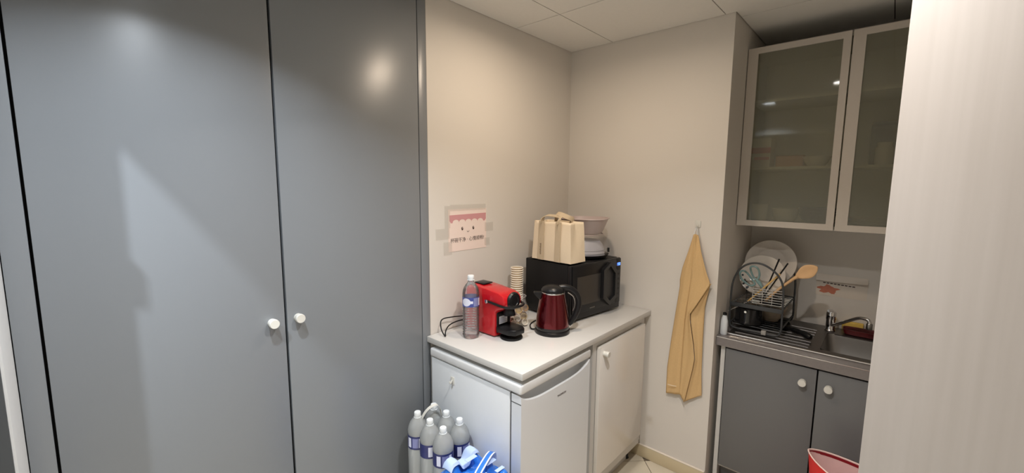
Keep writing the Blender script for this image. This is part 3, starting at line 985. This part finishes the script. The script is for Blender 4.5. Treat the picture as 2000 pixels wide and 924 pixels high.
def strip(A, B, t0=0.0, t1=1.0, bulge=0.01, ph=0.0):
    vs, fs = [], []
    for i in range(NT + 1):
        t = t0 + (t1 - t0) * i / NT
        a, c_ = interp(A, t), interp(B, t)
        for j in range(NS + 1):
            s = j / NS
            y = a[0] + (c_[0] - a[0]) * s
            z = a[1] + (c_[1] - a[1]) * s
            d_ = a[2] + (c_[2] - a[2]) * s + bulge * math.sin(PI * s) * (0.6 + 0.4 * math.sin(5 * t + ph)) + 0.0015 * math.sin(11 * s + 7 * t + ph)
            vs.append((-d_, y, z))
    for i in range(NT):
        for j in range(NS):
            q0 = i * (NS + 1) + j
            fs.append((q0, q0 + 1, q0 + NS + 2, q0 + NS + 1))
    mb.add(vs, fs)


strip(E0, E1, 0, 1, 0.012)
strip(E1, E2, 0, 1, -0.006, 1.0)
E3b = E3
E2s = [(t, y, z, max(0.014, d_ - 0.012)) for t, y, z, d_ in E2]
strip(E2s, E3, .275, 1, -0.004, 2.0)
tc_ = mb.build('cloth', 'towel', tw, angle=1.2)
sm = tc_.modifiers.new('thick', 'SOLIDIFY')
sm.thickness = 0.004
sm.offset = 0
MB().tube(smooth_pts([(-0.026, 0.744, 1.352), (-0.024, 0.741, 1.372), (-0.016, 0.7355, 1.391), (-0.024, 0.730, 1.372), (-0.024, 0.727, 1.352)], 5), 0.0016, 6).build('hanging_loop', 'capwhite', tw)
MB().ribbon([(-0.034 - 0.006 * math.sin(PI * s / 6), 0.8455 - 0.012 * s, 0.512 + 0.001 * s) for s in range(1, 6)], (0, 0, 1), 0.004, 0.001).build('woven_band', 'canvas', tw)

# ================================================================== KITCHENETTE: LOWER CABINET, WORKTOP, SINK
WZ = 0.826
sc = thing('sink_cabinet', 'dark grey sink base cabinet with two doors and white knobs', 'cabinet', (2.308, 0, 0))
MB().box(0.0, 0.55, 0.578, 0.598, 0.0, 0.778).build('side_panel', 'white_lam', sc, smooth=False)
MB().box(0.0, 0.55, -0.235, -0.215, 0.0, 0.778).build('side_panel', 'white_lam', sc, smooth=False)
MB().box(0.018, 0.55, -0.214, 0.577, 0.10, 0.118).box(0.53, 0.55, -0.214, 0.577, 0.118, 0.66).build('carcass', 'white_lam', sc, smooth=False)
MB().box(0.012, 0.018, -0.214, 0.577, 0.12, 0.777).build('shadow_gap', 'gap', sc, smooth=False)
MB().box(0.05, 0.066, -0.214, 0.577, 0.001, 0.0995).build('plinth', 'sinkgrey', sc, smooth=False)
for (y0, y1, ky) in ((0.187, 0.572, 0.237), (-0.213, 0.181, 0.139)):
    d = MB().box(-0.012, 0.008, y0, y1, 0.125, 0.770, 0.0015).build('door', 'sinkgrey', sc)
    knob(d, (-0.012, ky, 0.698), (-1, 0, 0), 0.0165, 0.028)
SX0, SX1, SY0, SY1 = 2.366, 2.862, -0.215, 0.578
kw = tag(MB().box(2.285, SX0, -0.255, 0.620, 0.780, WZ, 0.0).box(SX1, X1 - 0.002, -0.255, 0.620, 0.780, WZ).box(SX0, SX1, SY1, 0.620, 0.780, WZ)
         .box(SX0, SX1, -0.255, SY0, 0.780, WZ).build('kitchen_worktop', 'worktop2', smooth=False), 'grey laminate worktop around the steel sink', 'worktop')
MB().tube([(2.2855, -0.255, WZ - 0.001), (2.2855, 0.620, WZ - 0.001)], 0.0022, 8).build('front_edge', 'rim_steel', kw)

sk_ = thing('steel_sink', 'stainless steel inset sink with ridged drainer and bowl', 'sink', (0, 0, WZ))
BX0, BX1, BY0, BY1 = 2.420, 2.735, -0.170, 0.195
MB().box(SX0 - 0.008, BX0, SY0 - 0.008, SY1 + 0.008, 0.0004, 0.005).box(BX1, SX1 + 0.006, SY0 - 0.008, SY1 + 0.008, 0.0004, 0.005) \
    .box(BX0, BX1, SY0 - 0.008, BY0, 0.0004, 0.005).box(BX0, BX1, BY1, SY1 + 0.008, 0.0004, 0.005).build('deck', 'deck_steel', sk_, smooth=False)
MB().tube([(SX0 - 0.007, SY0 - 0.008, 0.005), (SX0 - 0.007, SY1 + 0.008, 0.005)], 0.0045, 8).build('front_rim', 'rim_steel', sk_)
for k in range(8):
    xr = 2.405 + k * 0.047
    MB().tube([(xr, 0.24, 0.0048), (xr, 0.26, 0.0062), (xr, 0.54, 0.0062), (xr, 0.56, 0.0048)], 0.0030, 8).build('drainer_ridge', 'deck_steel', sk_)
bcx, bcy, ba, bb = (BX0 + BX1) / 2, (BY0 + BY1) / 2, (BX1 - BX0) / 2, (BY1 - BY0) / 2
MB().loft([superring(bcx, bcy, 0.0046, ba + 0.004, bb + 0.004, 9, 48), superring(bcx, bcy, -0.01, ba, bb, 8, 48), superring(bcx, bcy, -0.11, ba - 0.012, bb - 0.012, 6, 48), superring(bcx, bcy, -0.145, ba - 0.035, bb - 0.035, 5, 48),
           superring(bcx, bcy, -0.150, ba * 0.4, bb * 0.4, 3, 48), superring(bcx, bcy, -0.152, 0.03, 0.03, 2, 48)], False, True).build('bowl', 'steel', sk_)
MB().lathe([(0.022, -0.150), (0.03, -0.149), (0.03, -0.1515)], (bcx, bcy, 0), 24).build('drain', 'chrome', sk_)

tp = thing('sink_tap', 'chrome single-lever tap with long low spout over the sink', 'tap', (2.790, 0.190, WZ + 0.0052))
MB().lathe([(0.024, 0), (0.025, 0.004), (0.021, 0.010), (0.021, 0.060), (0.023, 0.064), (0.023, 0.098), (0.019, 0.106), (0, 0.107)], n=28, cap1=False).build('body', 'chrome', tp)
MB().tube(smooth_pts([(-0.012, -0.012, 0.034), (-0.040, -0.060, 0.070), (-0.066, -0.105, 0.104), (-0.078, -0.126, 0.114), (-0.090, -0.150, 0.114), (-0.094, -0.158, 0.106), (-0.095, -0.160, 0.094)], 5), 0.0085, 12).build('spout', 'chrome', tp)
MB().lathe([(0.012, 0.066), (0.013, 0.070), (0.013, 0.094), (0.010, 0.098)], (-0.095, -0.160, 0), 20).build('nozzle', 'steel', tp)
MB().tube([(0.0, 0.0, 0.107), (-0.020, 0.006, 0.112), (-0.038, 0.010, 0.114)], [0.010, 0.008, 0.006], 10).build('lever', 'chrome', tp)

# ---- upper cabinet
UX, UZ0, UZ1 = 2.510, 1.394, 2.308
uc = thing('wall_cabinet', 'wall cabinet with two frosted grey glass doors above the sink', 'cabinet', (UX, 0, 0))
MB().box(0.022, 0.372, 0.600, 0.618, UZ0 + 0.002, UZ1).box(0.022, 0.372, -0.248, -0.23, UZ0 + 0.002, UZ1).box(0.022, 0.372, -0.23, 0.600, UZ0 + 0.002, UZ0 + 0.018) \
    .box(0.022, 0.372, -0.23, 0.600, UZ1 - 0.018, UZ1).box(0.364, 0.372, -0.23, 0.600, UZ0 + 0.018, UZ1 - 0.018).build('carcass', 'cabinside', uc, smooth=False)
SH1, SH2 = 1.705, 2.050
for zz in (SH1, SH2):
    MB().box(0.035, 0.363, -0.229, 0.599, zz - 0.014, zz).build('shelf', 'cabinside', uc, smooth=False)
for (y0, y1) in ((0.198, 0.618), (-0.228, 0.192)):
    FW, FT = 0.046, 0.030
    df = MB()
    for poly in ([(y0, UZ0), (y1, UZ0), (y1 - FW, UZ0 + FT), (y0 + 0.030, UZ0 + FT)], [(y0, UZ1), (y0 + 0.030, UZ1 - FT), (y1 - FW, UZ1 - FT), (y1, UZ1)],
                 [(y1, UZ0), (y1, UZ1), (y1 - FW, UZ1 - FT), (y1 - FW, UZ0 + FT)], [(y0, UZ0), (y0 + 0.030, UZ0 + FT), (y0 + 0.030, UZ1 - FT), (y0, UZ1)]):
        df.prism(poly, 'x', 0.0, 0.019)
    dfo = df.build('door_frame', 'alu', uc, smooth=False)
    MB().box(0.007, 0.011, y0 + 0.0305, y1 - FW - 0.0005, UZ0 + FT + 0.0005, UZ1 - FT - 0.0005).build('glass_pane', 'glass', dfo, smooth=False)

# contents of the wall cabinet
bx = thing('tea_box', 'red and white carton box on the left of the middle cabinet shelf', 'box', (2.66, 0.548, SH1 + 0.0006))
MB().box(-0.05, 0.06, -0.045, 0.045, 0, 0.155).build('carton', 'boxwhite', bx, smooth=False)
MB().box(-0.0512, -0.0502, -0.045, 0.045, 0.075, 0.105).build('red_band', 'boxred', bx, smooth=False)
MB().box(-0.0512, -0.0502, -0.040, 0.030, 0.040, 0.055).build('red_print', 'boxred', bx, smooth=False)
o = MB().prism([(-0.06, 0), (0.09, 0), (0.09, 0.05), (0.0, 0.062), (-0.06, 0.055)], 'y', -0.06, 0.06, 0.004).build('snack_packet', 'orange')
o.location = (2.66, 0.415, SH1 + 0.0008)
tag(o, 'low orange-brown packet on the middle cabinet shelf', 'packet')
o = MB().lathe([(0, 0), (0.035, 0), (0.05, 0.02), (0.062, 0.048), (0.060, 0.048), (0.046, 0.02), (0, 0.006)], n=28, cap0=False, cap1=False).build('small_bowl', 'porcelain')
o.location = (2.62, 0.30, SH1 + 0.0008)
tag(o, 'small white bowl at the right of the middle cabinet shelf', 'bowl')
o = MB().prism([(-0.07, 0), (0.07, 0), (0.07, 0.19), (0.0, 0.21), (-0.07, 0.185)], 'y', -0.09, 0.06, 0.008).build('dark_packet', 'bowldark')
o.location = (2.70, 0.04, SH1 + 0.0008)
tag(o, 'tall dark packet behind the right glass door', 'packet')
o = MB().lathe([(0, 0), (0.03, 0), (0.034, 0.008), (0.034, 0.07), (0.028, 0.085), (0.028, 0.1), (0, 0.1)], n=26, cap0=False, cap1=False).build('spice_jar', 'porcelain')
o.location = (2.60, 0.045, SH1 + 0.0008)
tag(o, 'white jar in front of the dark packet in the wall cabinet', 'jar')
CB = UZ0 + 0.0186
o = thing('tea_mug', 'pale mug in the left corner of the lowest cabinet shelf', 'mug', (2.62, 0.535, CB), 0.6)
MB().lathe([(0, 0), (0.034, 0), (0.038, 0.01), (0.040, 0.095), (0.037, 0.095), (0.035, 0.01), (0, 0.008)], n=26, cap0=False, cap1=False).build('body', 'porcelain', o)
MB().tube(smooth_pts([(0.037, 0, 0.078), (0.062, 0, 0.074), (0.066, 0, 0.045), (0.038, 0, 0.025)], 4), 0.005, 8).build('handle', 'porcelain', o)
o = MB().lathe([(0, 0), (0.035, 0), (0.055, 0.03), (0.062, 0.075), (0.059, 0.075), (0.05, 0.03), (0, 0.008)], n=28, cap0=False, cap1=False).build('deep_bowl', 'porcelain')
o.location = (2.62, 0.415, CB)
tag(o, 'deep white bowl on the lowest cabinet shelf', 'bowl')
for k in range(3):
    o = MB().lathe([(0, 0), (0.04, 0), (0.07, 0.02), (0.082, 0.05), (0.079, 0.05), (0.065, 0.02), (0, 0.006)], n=30, cap0=False, cap1=False).build('dark_bowl', 'bowldark')
    o.location = (2.69, 0.285, CB + k * 0.016)
    tag(o, ['lowest', 'middle', 'topmost'][k] + ' dark bowl of the stack on the lowest cabinet shelf', 'bowl', 'stacked dark bowls')
for k in range(4):
    o = MB().lathe([(0, 0), (0.06, 0), (0.09, 0.012), (0.105, 0.018), (0.105, 0.020), (0.09, 0.015), (0.06, 0.004), (0, 0.004)], n=34, cap0=False, cap1=False).build('side_plate', 'porcelain')
    o.location = (2.67, 0.06, CB + k * 0.007)
    tag(o, ['lowest', 'second lowest', 'second highest', 'topmost'][k] + ' white side plate stacked behind the right glass door', 'plate', 'stacked side plates')

# ---- paper notice over the sink
pn = thing('sink_notice', 'white paper notice with a red stain-like motif on the niche wall', 'notice', (X1 - 0.0006, 0.055, 1.000))
MB().box(-0.0008, 0, 0, 0.222, 0.0, 0.120).build('paper', 'notice', pn, smooth=False)
cp = [(0.0, 0.088), (0.04, 0.074), (0.12, 0.078), (0.220, 0.084), (0.220, 0.118), (0.0, 0.118)]
rings = []
for k in range(11):
    y = 0.225 * k / 10
    cur = 0.018 * (1 - k / 10) ** 3
    rings.append([(-0.001, y, 0.118), (-0.005 - cur * .3, y, 0.10), (-0.012 - cur, y, 0.084 + cur * 0.5), (-0.0125 - cur, y, 0.083 + cur * 0.5), (-0.006 - cur * .3, y, 0.0995), (-0.0022, y, 0.1185)])
MB().loft(rings).build('curled_flap', 'notice', pn)
rp_ = []
for k in range(26):
    a = 2 * PI * k / 26
    r = 1 + 0.22 * math.sin(5 * a) + 0.12 * math.sin(9 * a + 1)
    rp_.append((0.168 + 0.044 * r * math.cos(a), 0.036 + 0.022 * r * math.sin(a)))
MB().prism(rp_, 'x', -0.0013, -0.0009).build('red_print', mat('leaf_red', srgb(196, 120, 96), 0.6, noise=0.15, scale=60), pn, smooth=False)
for k in range(9):
    MB().box(-0.0013, -0.0009, 0.052 + k * 0.016, 0.064 + k * 0.016, 0.064 + 0.0006 * k, 0.070 + 0.0006 * k).build('print_mark', 'ink', pn, smooth=False)

# ---- dish rack
DZ = WZ + 0.0108
rk = thing('dish_rack', 'grey two-tier wire dish rack on the drainer', 'dish rack', (0, 0, 0))
for xx in (2.445, 2.790):
    fp = [(xx, 0.470, DZ + 0.006), (xx, 0.575, DZ + 0.006), (xx, 0.600, DZ + 0.03), (xx, 0.603, 0.95), (xx, 0.600, 1.08), (xx, 0.575, 1.155), (xx, 0.535, 1.195), (xx, 0.485, 1.207),
          (xx, 0.435, 1.190), (xx, 0.390, 1.150), (xx, 0.366, 1.085), (xx, 0.362, 0.95), (xx, 0.363, DZ + 0.03), (xx, 0.385, DZ + 0.006)]
    MB().tube(smooth_pts(fp, 5, True), 0.0050, 10, True).build('end_frame', 'rackgrey', rk)
MB().box(2.437, 2.444, 0.362, 0.600, 0.962, 0.984, 0.002).build('tier_bar', 'rackgrey', rk)
MB().box(2.791, 2.798, 0.362, 0.600, 0.962, 0.984, 0.002).build('tier_bar', 'rackgrey', rk)
for yy in (0.366, 0.597):
    MB().tube([(2.445, yy, 0.975), (2.790, yy, 0.975)], 0.004, 8).build('side_rail', 'rackgrey', rk)
    MB().tube([(2.445, yy, DZ + 0.035), (2.790, yy, DZ + 0.035)], 0.004, 8).build('side_rail', 'rackgrey', rk)
for k in range(9):
    xx = 2.470 + k * 0.037
    MB().tube([(xx, 0.366, 0.980), (xx, 0.597, 0.980)], 0.002, 6).build('tier_wire', 'chrome', rk)
    MB().tube([(xx, 0.366, DZ + 0.035), (xx, 0.372, DZ + 0.022), (xx, 0.59, DZ + 0.022), (xx, 0.597, DZ + 0.035)], 0.002, 6).build('base_wire', 'rackgrey', rk)
for yy in (0.42, 0.48, 0.54):
    MB().tube([(2.447, yy, 0.983), (2.790, yy, 0.983)], 0.002, 6).build('tier_wire', 'chrome', rk)
# cutlery basket: wire slats in front of the plates
for k in range(7):
    MB().tube([(2.462, 0.37, 0.995 + k * 0.013), (2.462, 0.505, 0.992 + k * 0.013)], 0.0017, 6).build('basket_wire', 'chrome', rk)
for yy in (0.37, 0.415, 0.46, 0.505):
    MB().tube([(2.464, yy, 0.984), (2.464, yy, 1.076)], 0.0017, 6).build('basket_wire', 'chrome', rk)
MB().box(2.432, 2.450, 0.425, 0.447, DZ - 0.0002, DZ + 0.022, 0.002).build('clip', mat('clip_clear', srgb(170, 166, 160), 0.3), rk)

# ---- plates
def plate(name, r, c, tilt, yaw, label):
    t = thing(name, label, 'plate', c)
    Mx = Matrix.Rotation(yaw, 4, 'Z') @ Matrix.Rotation(-tilt, 4, 'Y')
    prof = [(0, 0.0), (r * 0.55, 0.0), (r * 0.64, 0.004), (r * 0.70, 0.009), (r * 0.98, 0.016), (r, 0.018), (r * 0.985, 0.020), (r * 0.70, 0.013), (r * 0.62, 0.007), (r * 0.55, 0.004), (0, 0.004)]
    MB().lathe(prof, n=52, cap0=False, cap1=False).xform(Mx).build('dish', 'porcelain', t)
    return t, Mx


def plate_motif(t, Mx, r, a0, seed):
    rnd = random.Random(seed)
    for k in range(15):
        a = a0 + rnd.uniform(-0.42, 0.42)
        rr = r * rnd.uniform(0.74, 0.95)
        h = 0.0142 + (rr / r - 0.70) / 0.285 * 0.007
        s_ = rnd.uniform(0.003, 0.006)
        MB().lathe([(s_, -0.001), (s_, 0.0006), (0, 0.0008)], (rr * math.cos(a), rr * math.sin(a), h), 10, cap1=False).xform(Mx).build('flower_print', 'plateprint', t)


big, MX1 = plate('dinner_plate', 0.128, (2.735, 0.482, 1.172), 1.28, 0.0, 'large white plate with dark flower motif at the back of the rack')
plate_motif(big, MX1, 0.128, 2.25 - 0.0, 3)
sml, MX2 = plate('dessert_plate', 0.112, (2.625, 0.497, 1.112), 1.25, 0.0, 'smaller white plate standing behind the rack arch')
plate_motif(sml, MX2, 0.112, 2.1, 5)

# ---- scissors
sz = thing('scissors', 'pale teal handled kitchen scissors in the rack basket', 'scissors', (2.505, 0, 0))
MB().tube(smooth_pts([(0, 0.532, 1.172), (0, 0.512, 1.178), (0, 0.495, 1.165), (0, 0.488, 1.135), (0, 0.496, 1.112), (0, 0.512, 1.116), (0, 0.527, 1.145)], 5, True), 0.0050, 8, True).build('finger_loop', 'teal', sz)
MB().tube(smooth_pts([(0, 0.581, 1.135), (0, 0.566, 1.148), (0, 0.545, 1.136), (0, 0.520, 1.106), (0, 0.506, 1.084), (0, 0.525, 1.072), (0, 0.550, 1.084), (0, 0.574, 1.106)], 5, True), 0.0052, 8, True).build('finger_loop', 'teal', sz)
MB().tube([(0.0, 0.500, 1.108), (0.0, 0.486, 1.094), (0.0, 0.47, 1.07)], [0.008, 0.010, 0.006], 10).build('shank', 'teal', sz)
MB().prism([(0.480, 1.088), (0.470, 1.094), (0.430, 1.000), (0.434, 0.998)], 'x', -0.0015, 0.0015).build('blade', 'steel', sz, smooth=False)
MB().prism([(0.486, 1.086), (0.474, 1.080), (0.455, 0.992), (0.460, 0.992)], 'x', 0.002, 0.0045).build('blade', 'steel', sz, smooth=False)

# ---- sticks and spoons
o = MB().tube([(2.478, 0.527, 0.990), (2.482, 0.439, 1.100), (2.486, 0.392, 1.158)], [0.0042, 0.0048, 0.0045], 8).build('bamboo_chopstick', 'bamboo')
tag(o, 'bamboo chopstick leaning across the rack basket', 'chopstick')
o = MB().tube([(2.494, 0.470, 1.000), (2.494, 0.393, 1.157), (2.494, 0.364, 1.216)], [0.0028, 0.0035, 0.0038], 8).build('black_chopstick', 'blackmat')
tag(o, 'black chopstick beside the bamboo one, tilted furthest right', 'chopstick')
o = MB().tube([(2.520, 0.478, 0.995), (2.520, 0.439, 1.114), (2.520, 0.407, 1.230)], [0.003, 0.0035, 0.004], 8).build('black_chopstick', 'blackmat')
tag(o, 'taller black chopstick standing in front of the small plate', 'chopstick')
sp = thing('wooden_spoon', 'pale wooden cooking spoon sticking out of the dish rack', 'spoon', (2.505, 0, 0))
hd = [(0.0, 0.455, 0.998), (0.0, 0.393, 1.078), (0, 0.335, 1.140), (0, 0.318, 1.155)]
MB().tube(hd, [0.0055, 0.006, 0.0075, 0.010], 10).build('handle', 'wood', sp)
ax = Vector((0, -0.79, 0.61))
sd = Vector((0, 0.61, 0.79))
rings = []
for k in range(13):
    s = k / 12
    w = 0.0085 + 0.0245 * math.sin(PI * min(1, (s * 0.94 + 0.06)) ** 1.15) if k < 12 else 0.004
    cpt = Vector((0, 0.322, 1.152)) + ax * (0.100 * s)
    dpt = 0.010 * math.sin(PI * s)
    rings.append([tuple(cpt + sd * (w * math.cos(a)) + Vector((0.006 * math.sin(a) + dpt * (1 - abs(math.cos(a))), 0, 0))) for a in [2 * PI * i / 16 for i in range(16)]])
MB().loft(rings).build('bowl', 'wood', sp)
o = MB().tube([(2.444, 0.612, 0.928), (2.448, 0.56, 0.966), (2.455, 0.515, 0.998)], 0.0026, 8).build('metal_skewer', 'chrome')
tag(o, 'thin metal utensil handle poking out of the rack on the left', 'utensil')

# ---- cookware on the lower tier
RB = DZ + 0.0248
o = thing('saucepan', 'dark saucepan on the lower tier of the dish rack', 'pot', (2.522, 0.527, RB))
MB().lathe([(0, 0), (0.060, 0), (0.066, 0.006), (0.066, 0.085), (0.070, 0.088), (0.066, 0.089), (0.062, 0.085), (0.062, 0.006), (0, 0.004)], n=36, cap0=False, cap1=False).build('body', 'blackgloss', o)
MB().tube([(-0.066, 0.0, 0.075), (-0.076, 0.0, 0.078), (-0.084, 0.0, 0.078)], 0.006, 8).build('handle', 'chrome', o)
o = MB().lathe([(0, 0.0), (0.040, 0.0), (0.042, 0.006), (0.068, 0.040), (0.079, 0.085), (0.076, 0.086), (0.065, 0.041), (0, 0.008)], n=40, cap0=False, cap1=False).build('patterned_bowl', 'patt')
o.location = (2.668, 0.452, RB)
tag(o, 'beige patterned ceramic bowl on the lower tier of the dish rack', 'bowl')
o = thing('frying_pan', 'black frying pan lying on the drainer with its handle towards the bowl', 'pan', (2.665, 0.445, DZ - 0.001), 0)
MB().lathe([(0, 0), (0.070, 0), (0.082, 0.008), (0.092, 0.020), (0.089, 0.020), (0.078, 0.010), (0, 0.003)], n=40, cap0=False, cap1=False).build('dish', 'black', o)
MB().tube(smooth_pts([(-0.055, -0.066, 0.013), (-0.080, -0.110, 0.018), (-0.115, -0.160, 0.020), (-0.145, -0.202, 0.014)], 5), [0.010] * 6 + [0.013] * 5 + [0.015] * 4 + [0.011], 10).build('handle', 'blackmat', o)
o = MB().lathe([(0.0, 0), (0.050, 0), (0.058, 0.020), (0.060, 0.022), (0.0, 0.022)], n=30, cap0=False, cap1=False).build('dark_saucer', 'blackgloss')
o.location = (2.535, 0.43, 0.9855)
tag(o, 'small dark saucer lying on the upper wire tier', 'saucer')

# ---- white bottle, sponge and red dish
o = thing('soap_bottle', 'small white bottle with black cap in the worktop corner', 'bottle', (2.340, 0.600, WZ + 0.0004))
MB().lathe([(0, 0), (0.016, 0), (0.0178, 0.004), (0.0175, 0.05), (0.0165, 0.075), (0.012, 0.096), (0.0085, 0.104)], n=26, cap1=True, cap0=False).build('body', 'capwhite', o)
MB().lathe([(0.0095, 0.1045), (0.0095, 0.116), (0.005, 0.119), (0, 0.119)], n=18, cap1=False).box(-0.013, 0.0, -0.003, 0.003, 0.110, 0.116).build('cap', 'black', o)
o = tag(MB().box(-0.012, 0.012, -0.045, 0.045, 0, 0.045, 0.004, 3).build('sponge', 'sponge'), 'yellow sponge leaning on the wall behind the dark red dish', 'sponge')
o.location = (2.868, 0.100, WZ + 0.0065)
o = tag(MB().loft([superring(0, 0, 0, 0.03, 0.07, 4), superring(0, 0, 0.004, 0.036, 0.078, 4), superring(0, 0, 0.03, 0.042, 0.086, 4), superring(0, 0, 0.03, 0.039, 0.083, 4), superring(0, 0, 0.006, 0.033, 0.075, 4)]).build('red_soap_dish', 'redplastic'),
        'dark red dish at the back right of the sink', 'dish')
o.location = (2.795, 0.052, WZ + 0.0054)

# ================================================================== RED SHOPPING BAG
rb = thing('shopping_bag', 'red woven shopping bag with pink lining in front of the sink cabinet', 'bag', (2.03, -0.035, 0.0008))


def lens(t, inset=0.0):
    # morph rectangle at base to a lens at the rim
    n = 40
    out = []
    L = 0.150 + 0.058 * t - inset
    wd_ = 0.085 + 0.020 * t - inset
    for i in range(n):
        a = 2 * PI * i / n
        c, s = math.cos(a), math.sin(a)
        e = 0.35 * (1 - t) + 1.0 * t
        x = wd_ * math.copysign(abs(c) ** (e * (1.35 if t > .5 else 1)), c)
        y = L * math.copysign(abs(s) ** max(0.45, e * 0.8), s)
        # rim dips slightly in the middle of both sides
        z = 0.49 * t - (0.020 * t * abs(c) ** 1.5)
        out.append((x + 0.055 * t * (y / L), y, z))
    return out


MB().loft([lens(k / 10) for k in range(11)], True, False).build('outer', 'redbag', rb)
inn = MB().loft([[(x, y, z - 0.001) for x, y, z in lens(k / 10, 0.003)] for k in range(2, 11)], True, False).build('lining', 'pinkbag', rb)
MB().tube(lens(1.0), 0.0028, 6, True).build('piping', 'piping', rb)
MB().loft([[(x, y, z - 0.016) for x, y, z in lens(1.0, 0.0042)], [(x, y, z - 0.003) for x, y, z in lens(1.0, 0.0042)]], False, False).build('inner_band', 'darkred', rb)

# ================================================================== SIX-PACK OF BIG BOTTLES (with a second pack under it)
big_body = MB().lathe([(0, 0.006), (0.030, 0.0), (0.040, 0.004), (0.0425, 0.016), (0.0425, 0.150), (0.0419, 0.153), (0.0419, 0.216), (0.0425, 0.220), (0.0420, 0.232),
                       (0.0385, 0.248), (0.0315, 0.263), (0.0225, 0.275), (0.0150, 0.283), (0.0125, 0.288), (0.0125, 0.295)], n=32, cap1=False)
big_cap = cap_mesh(0.305, 0.0425, 0.85)


def six_pack(z0, label, show):
    t = thing('water_pack', label, 'water bottles', (0.990, 1.258, z0))
    for ix in range(2):
        for iy in range(3):
            if not show and False:
                continue
            c = (ix * 0.0866, iy * 0.0866, 0)
            bo = MB().add(big_body.v, big_body.f).xform(Matrix.Translation(c)).build('bottle', 'milkypet', t)
            MB().add(big_cap.v, big_cap.f).xform(Matrix.Translation(c)).build('cap', 'capwhite', bo)
            lbm = MB().lathe([(0.0428, 0.156), (0.0428, 0.214)], n=32, cap0=False, cap1=False).xform(Matrix.Translation(c)).build('label', 'lab_navy', bo)
            a0 = [-2.9, -2.4, -3.3][iy] + 0.4 * ix
            for (s0, s1, mm) in ((0.0, 0.40, 'lab_white'), (0.55, 1.15, 'lab_mid'), (1.2, 1.5, 'lab_white')):
                curved_patch(0.0431, a0 + s0, a0 + s1, lambda q: (0.164, 0.206)).xform(Matrix.Translation(c)).build('label_print', mm, bo)
    hs = smooth_pts([(0.010, 0.165, 0.262), (0.022, 0.150, 0.300), (0.043, 0.138, 0.322), (0.070, 0.130, 0.325), (0.086, 0.128, 0.300), (0.092, 0.126, 0.268)], 5)
    MB().ribbon(hs, (0.3, 1, 0), 0.018, 0.0012).build('carry_strap', 'knob', t)
    return t


six_pack(0.0005, 'lower shrink-wrapped six-pack of large water bottles on the floor', True)
six_pack(0.3085 + 0.018, 'upper six-pack of large water bottles with navy labels beside the fridge', True)

# ================================================================== BLUE PACK OF SMALL BOTTLES
def blue_pack(z0, label):
    t = thing('blue_bottle_pack', label, 'water bottles', (1.005, 1.070, z0), 0.0)
    H = 0.262
    NX, NY = 36, 44
    hx, hy = 0.098, 0.130
    vs, fs = [], []
    caps = [(-0.052, -0.082), (0.046, -0.082), (-0.052, 0.0), (0.046, 0.0), (-0.052, 0.085), (0.046, 0.085)]
    for i in range(NX + 1):
        for j in range(NY + 1):
            x = -hx + 2 * hx * i / NX
            y = -hy + 2 * hy * j / NY
            ex = max(0, (abs(x) - hx + 0.03) / 0.03)
            ey = max(0, (abs(y) - hy + 0.03) / 0.03)
            z = H - 0.052 - 0.035 * (ex ** 2 + ey ** 2)
            for (cx, cy) in caps:
                d = math.hypot(x - cx, y - cy)
                z = max(z, H - 0.052 + 0.050 * (1 / (1 + math.exp((d - 0.026) / 0.0045))) - 0.004)
            z += 0.0035 * math.sin(70 * x + 50 * y) * math.sin(60 * y - 30 * x)
            vs.append((x, y, z))
    for i in range(NX):
        for j in range(NY):
            a = i * (NY + 1) + j
            fs.append((a, a + NY + 1, a + NY + 2, a + 1))
    mb = MB().add(vs, fs)
    # skirt down to the base
    border = [i * (NY + 1) for i in range(NX + 1)] + [NX * (NY + 1) + j for j in range(1, NY + 1)] + [i * (NY + 1) + NY for i in range(NX - 1, -1, -1)] + [j for j in range(NY - 1, 0, -1)]
    ring0 = [vs[k] for k in border]
    ring1 = [(x * 0.97, y * 0.98, 0.0) for x, y, z in ring0]
    mb.loft([ring0, ring1], False, True)
    mb.build('shrink_film', 'bluefilm', t, angle=1.0)
    # pale film saddle over two caps at the back
    sad = []
    for k in range(37):
        s = k / 36
        y = 0.108
        x = -0.078 + 0.150 * s
        hump = max(math.exp(-((x + 0.052) / 0.026) ** 4), math.exp(-((x - 0.046) / 0.026) ** 4))
        zz = H - 0.030 + 0.034 * hump
        sad.append([(x, 0.062, zz - 0.010), (x, 0.068, zz), (x, 0.088, zz + 0.002), (x, 0.108, zz), (x, 0.116, zz - 0.010), (x, 0.106, zz - 0.006), (x, 0.088, zz - 0.004), (x, 0.070, zz - 0.006)])
    MB().loft(sad).build('film_fold', 'lightblue', t)
    hb = smooth_pts([(0.096, 0.012, H - 0.035), (0.088, 0.008, H + 0.004), (0.055, -0.006, H + 0.018), (0.0, -0.030, H + 0.020), (-0.060, -0.055, H + 0.010), (-0.090, -0.066, H - 0.035)], 6)
    hob = MB().ribbon(hb, (0.4, -0.9, 0), 0.026, 0.0012).build('carry_strap', 'tagwhite', t)
    hb2 = [p + Vector((0, 0, 0.0012)) for p in hb[4:-4]]
    MB().ribbon(hb2, (0.4, -0.9, 0), 0.015, 0.0008).build('strap_print', 'bluefilm', hob)
    for k, (px, py, w, h) in enumerate(((0.010, 0.050, 0.05, 0.02), (0.045, -0.020, 0.05, 0.018), (-0.03, -0.06, 0.045, 0.02), (0.04, -0.075, 0.04, 0.016))):
        MB().box(px - w / 2, px + w / 2, py - h / 2, py + h / 2, H - 0.002, H - 0.001).build('film_print', 'lightblue', t, smooth=False)
    return t


blue_pack(0.0006, 'lower blue-wrapped pack of small water bottles on the floor')
blue_pack(0.290, 'upper blue-wrapped pack of small water bottles with a carry strap beside the fridge')
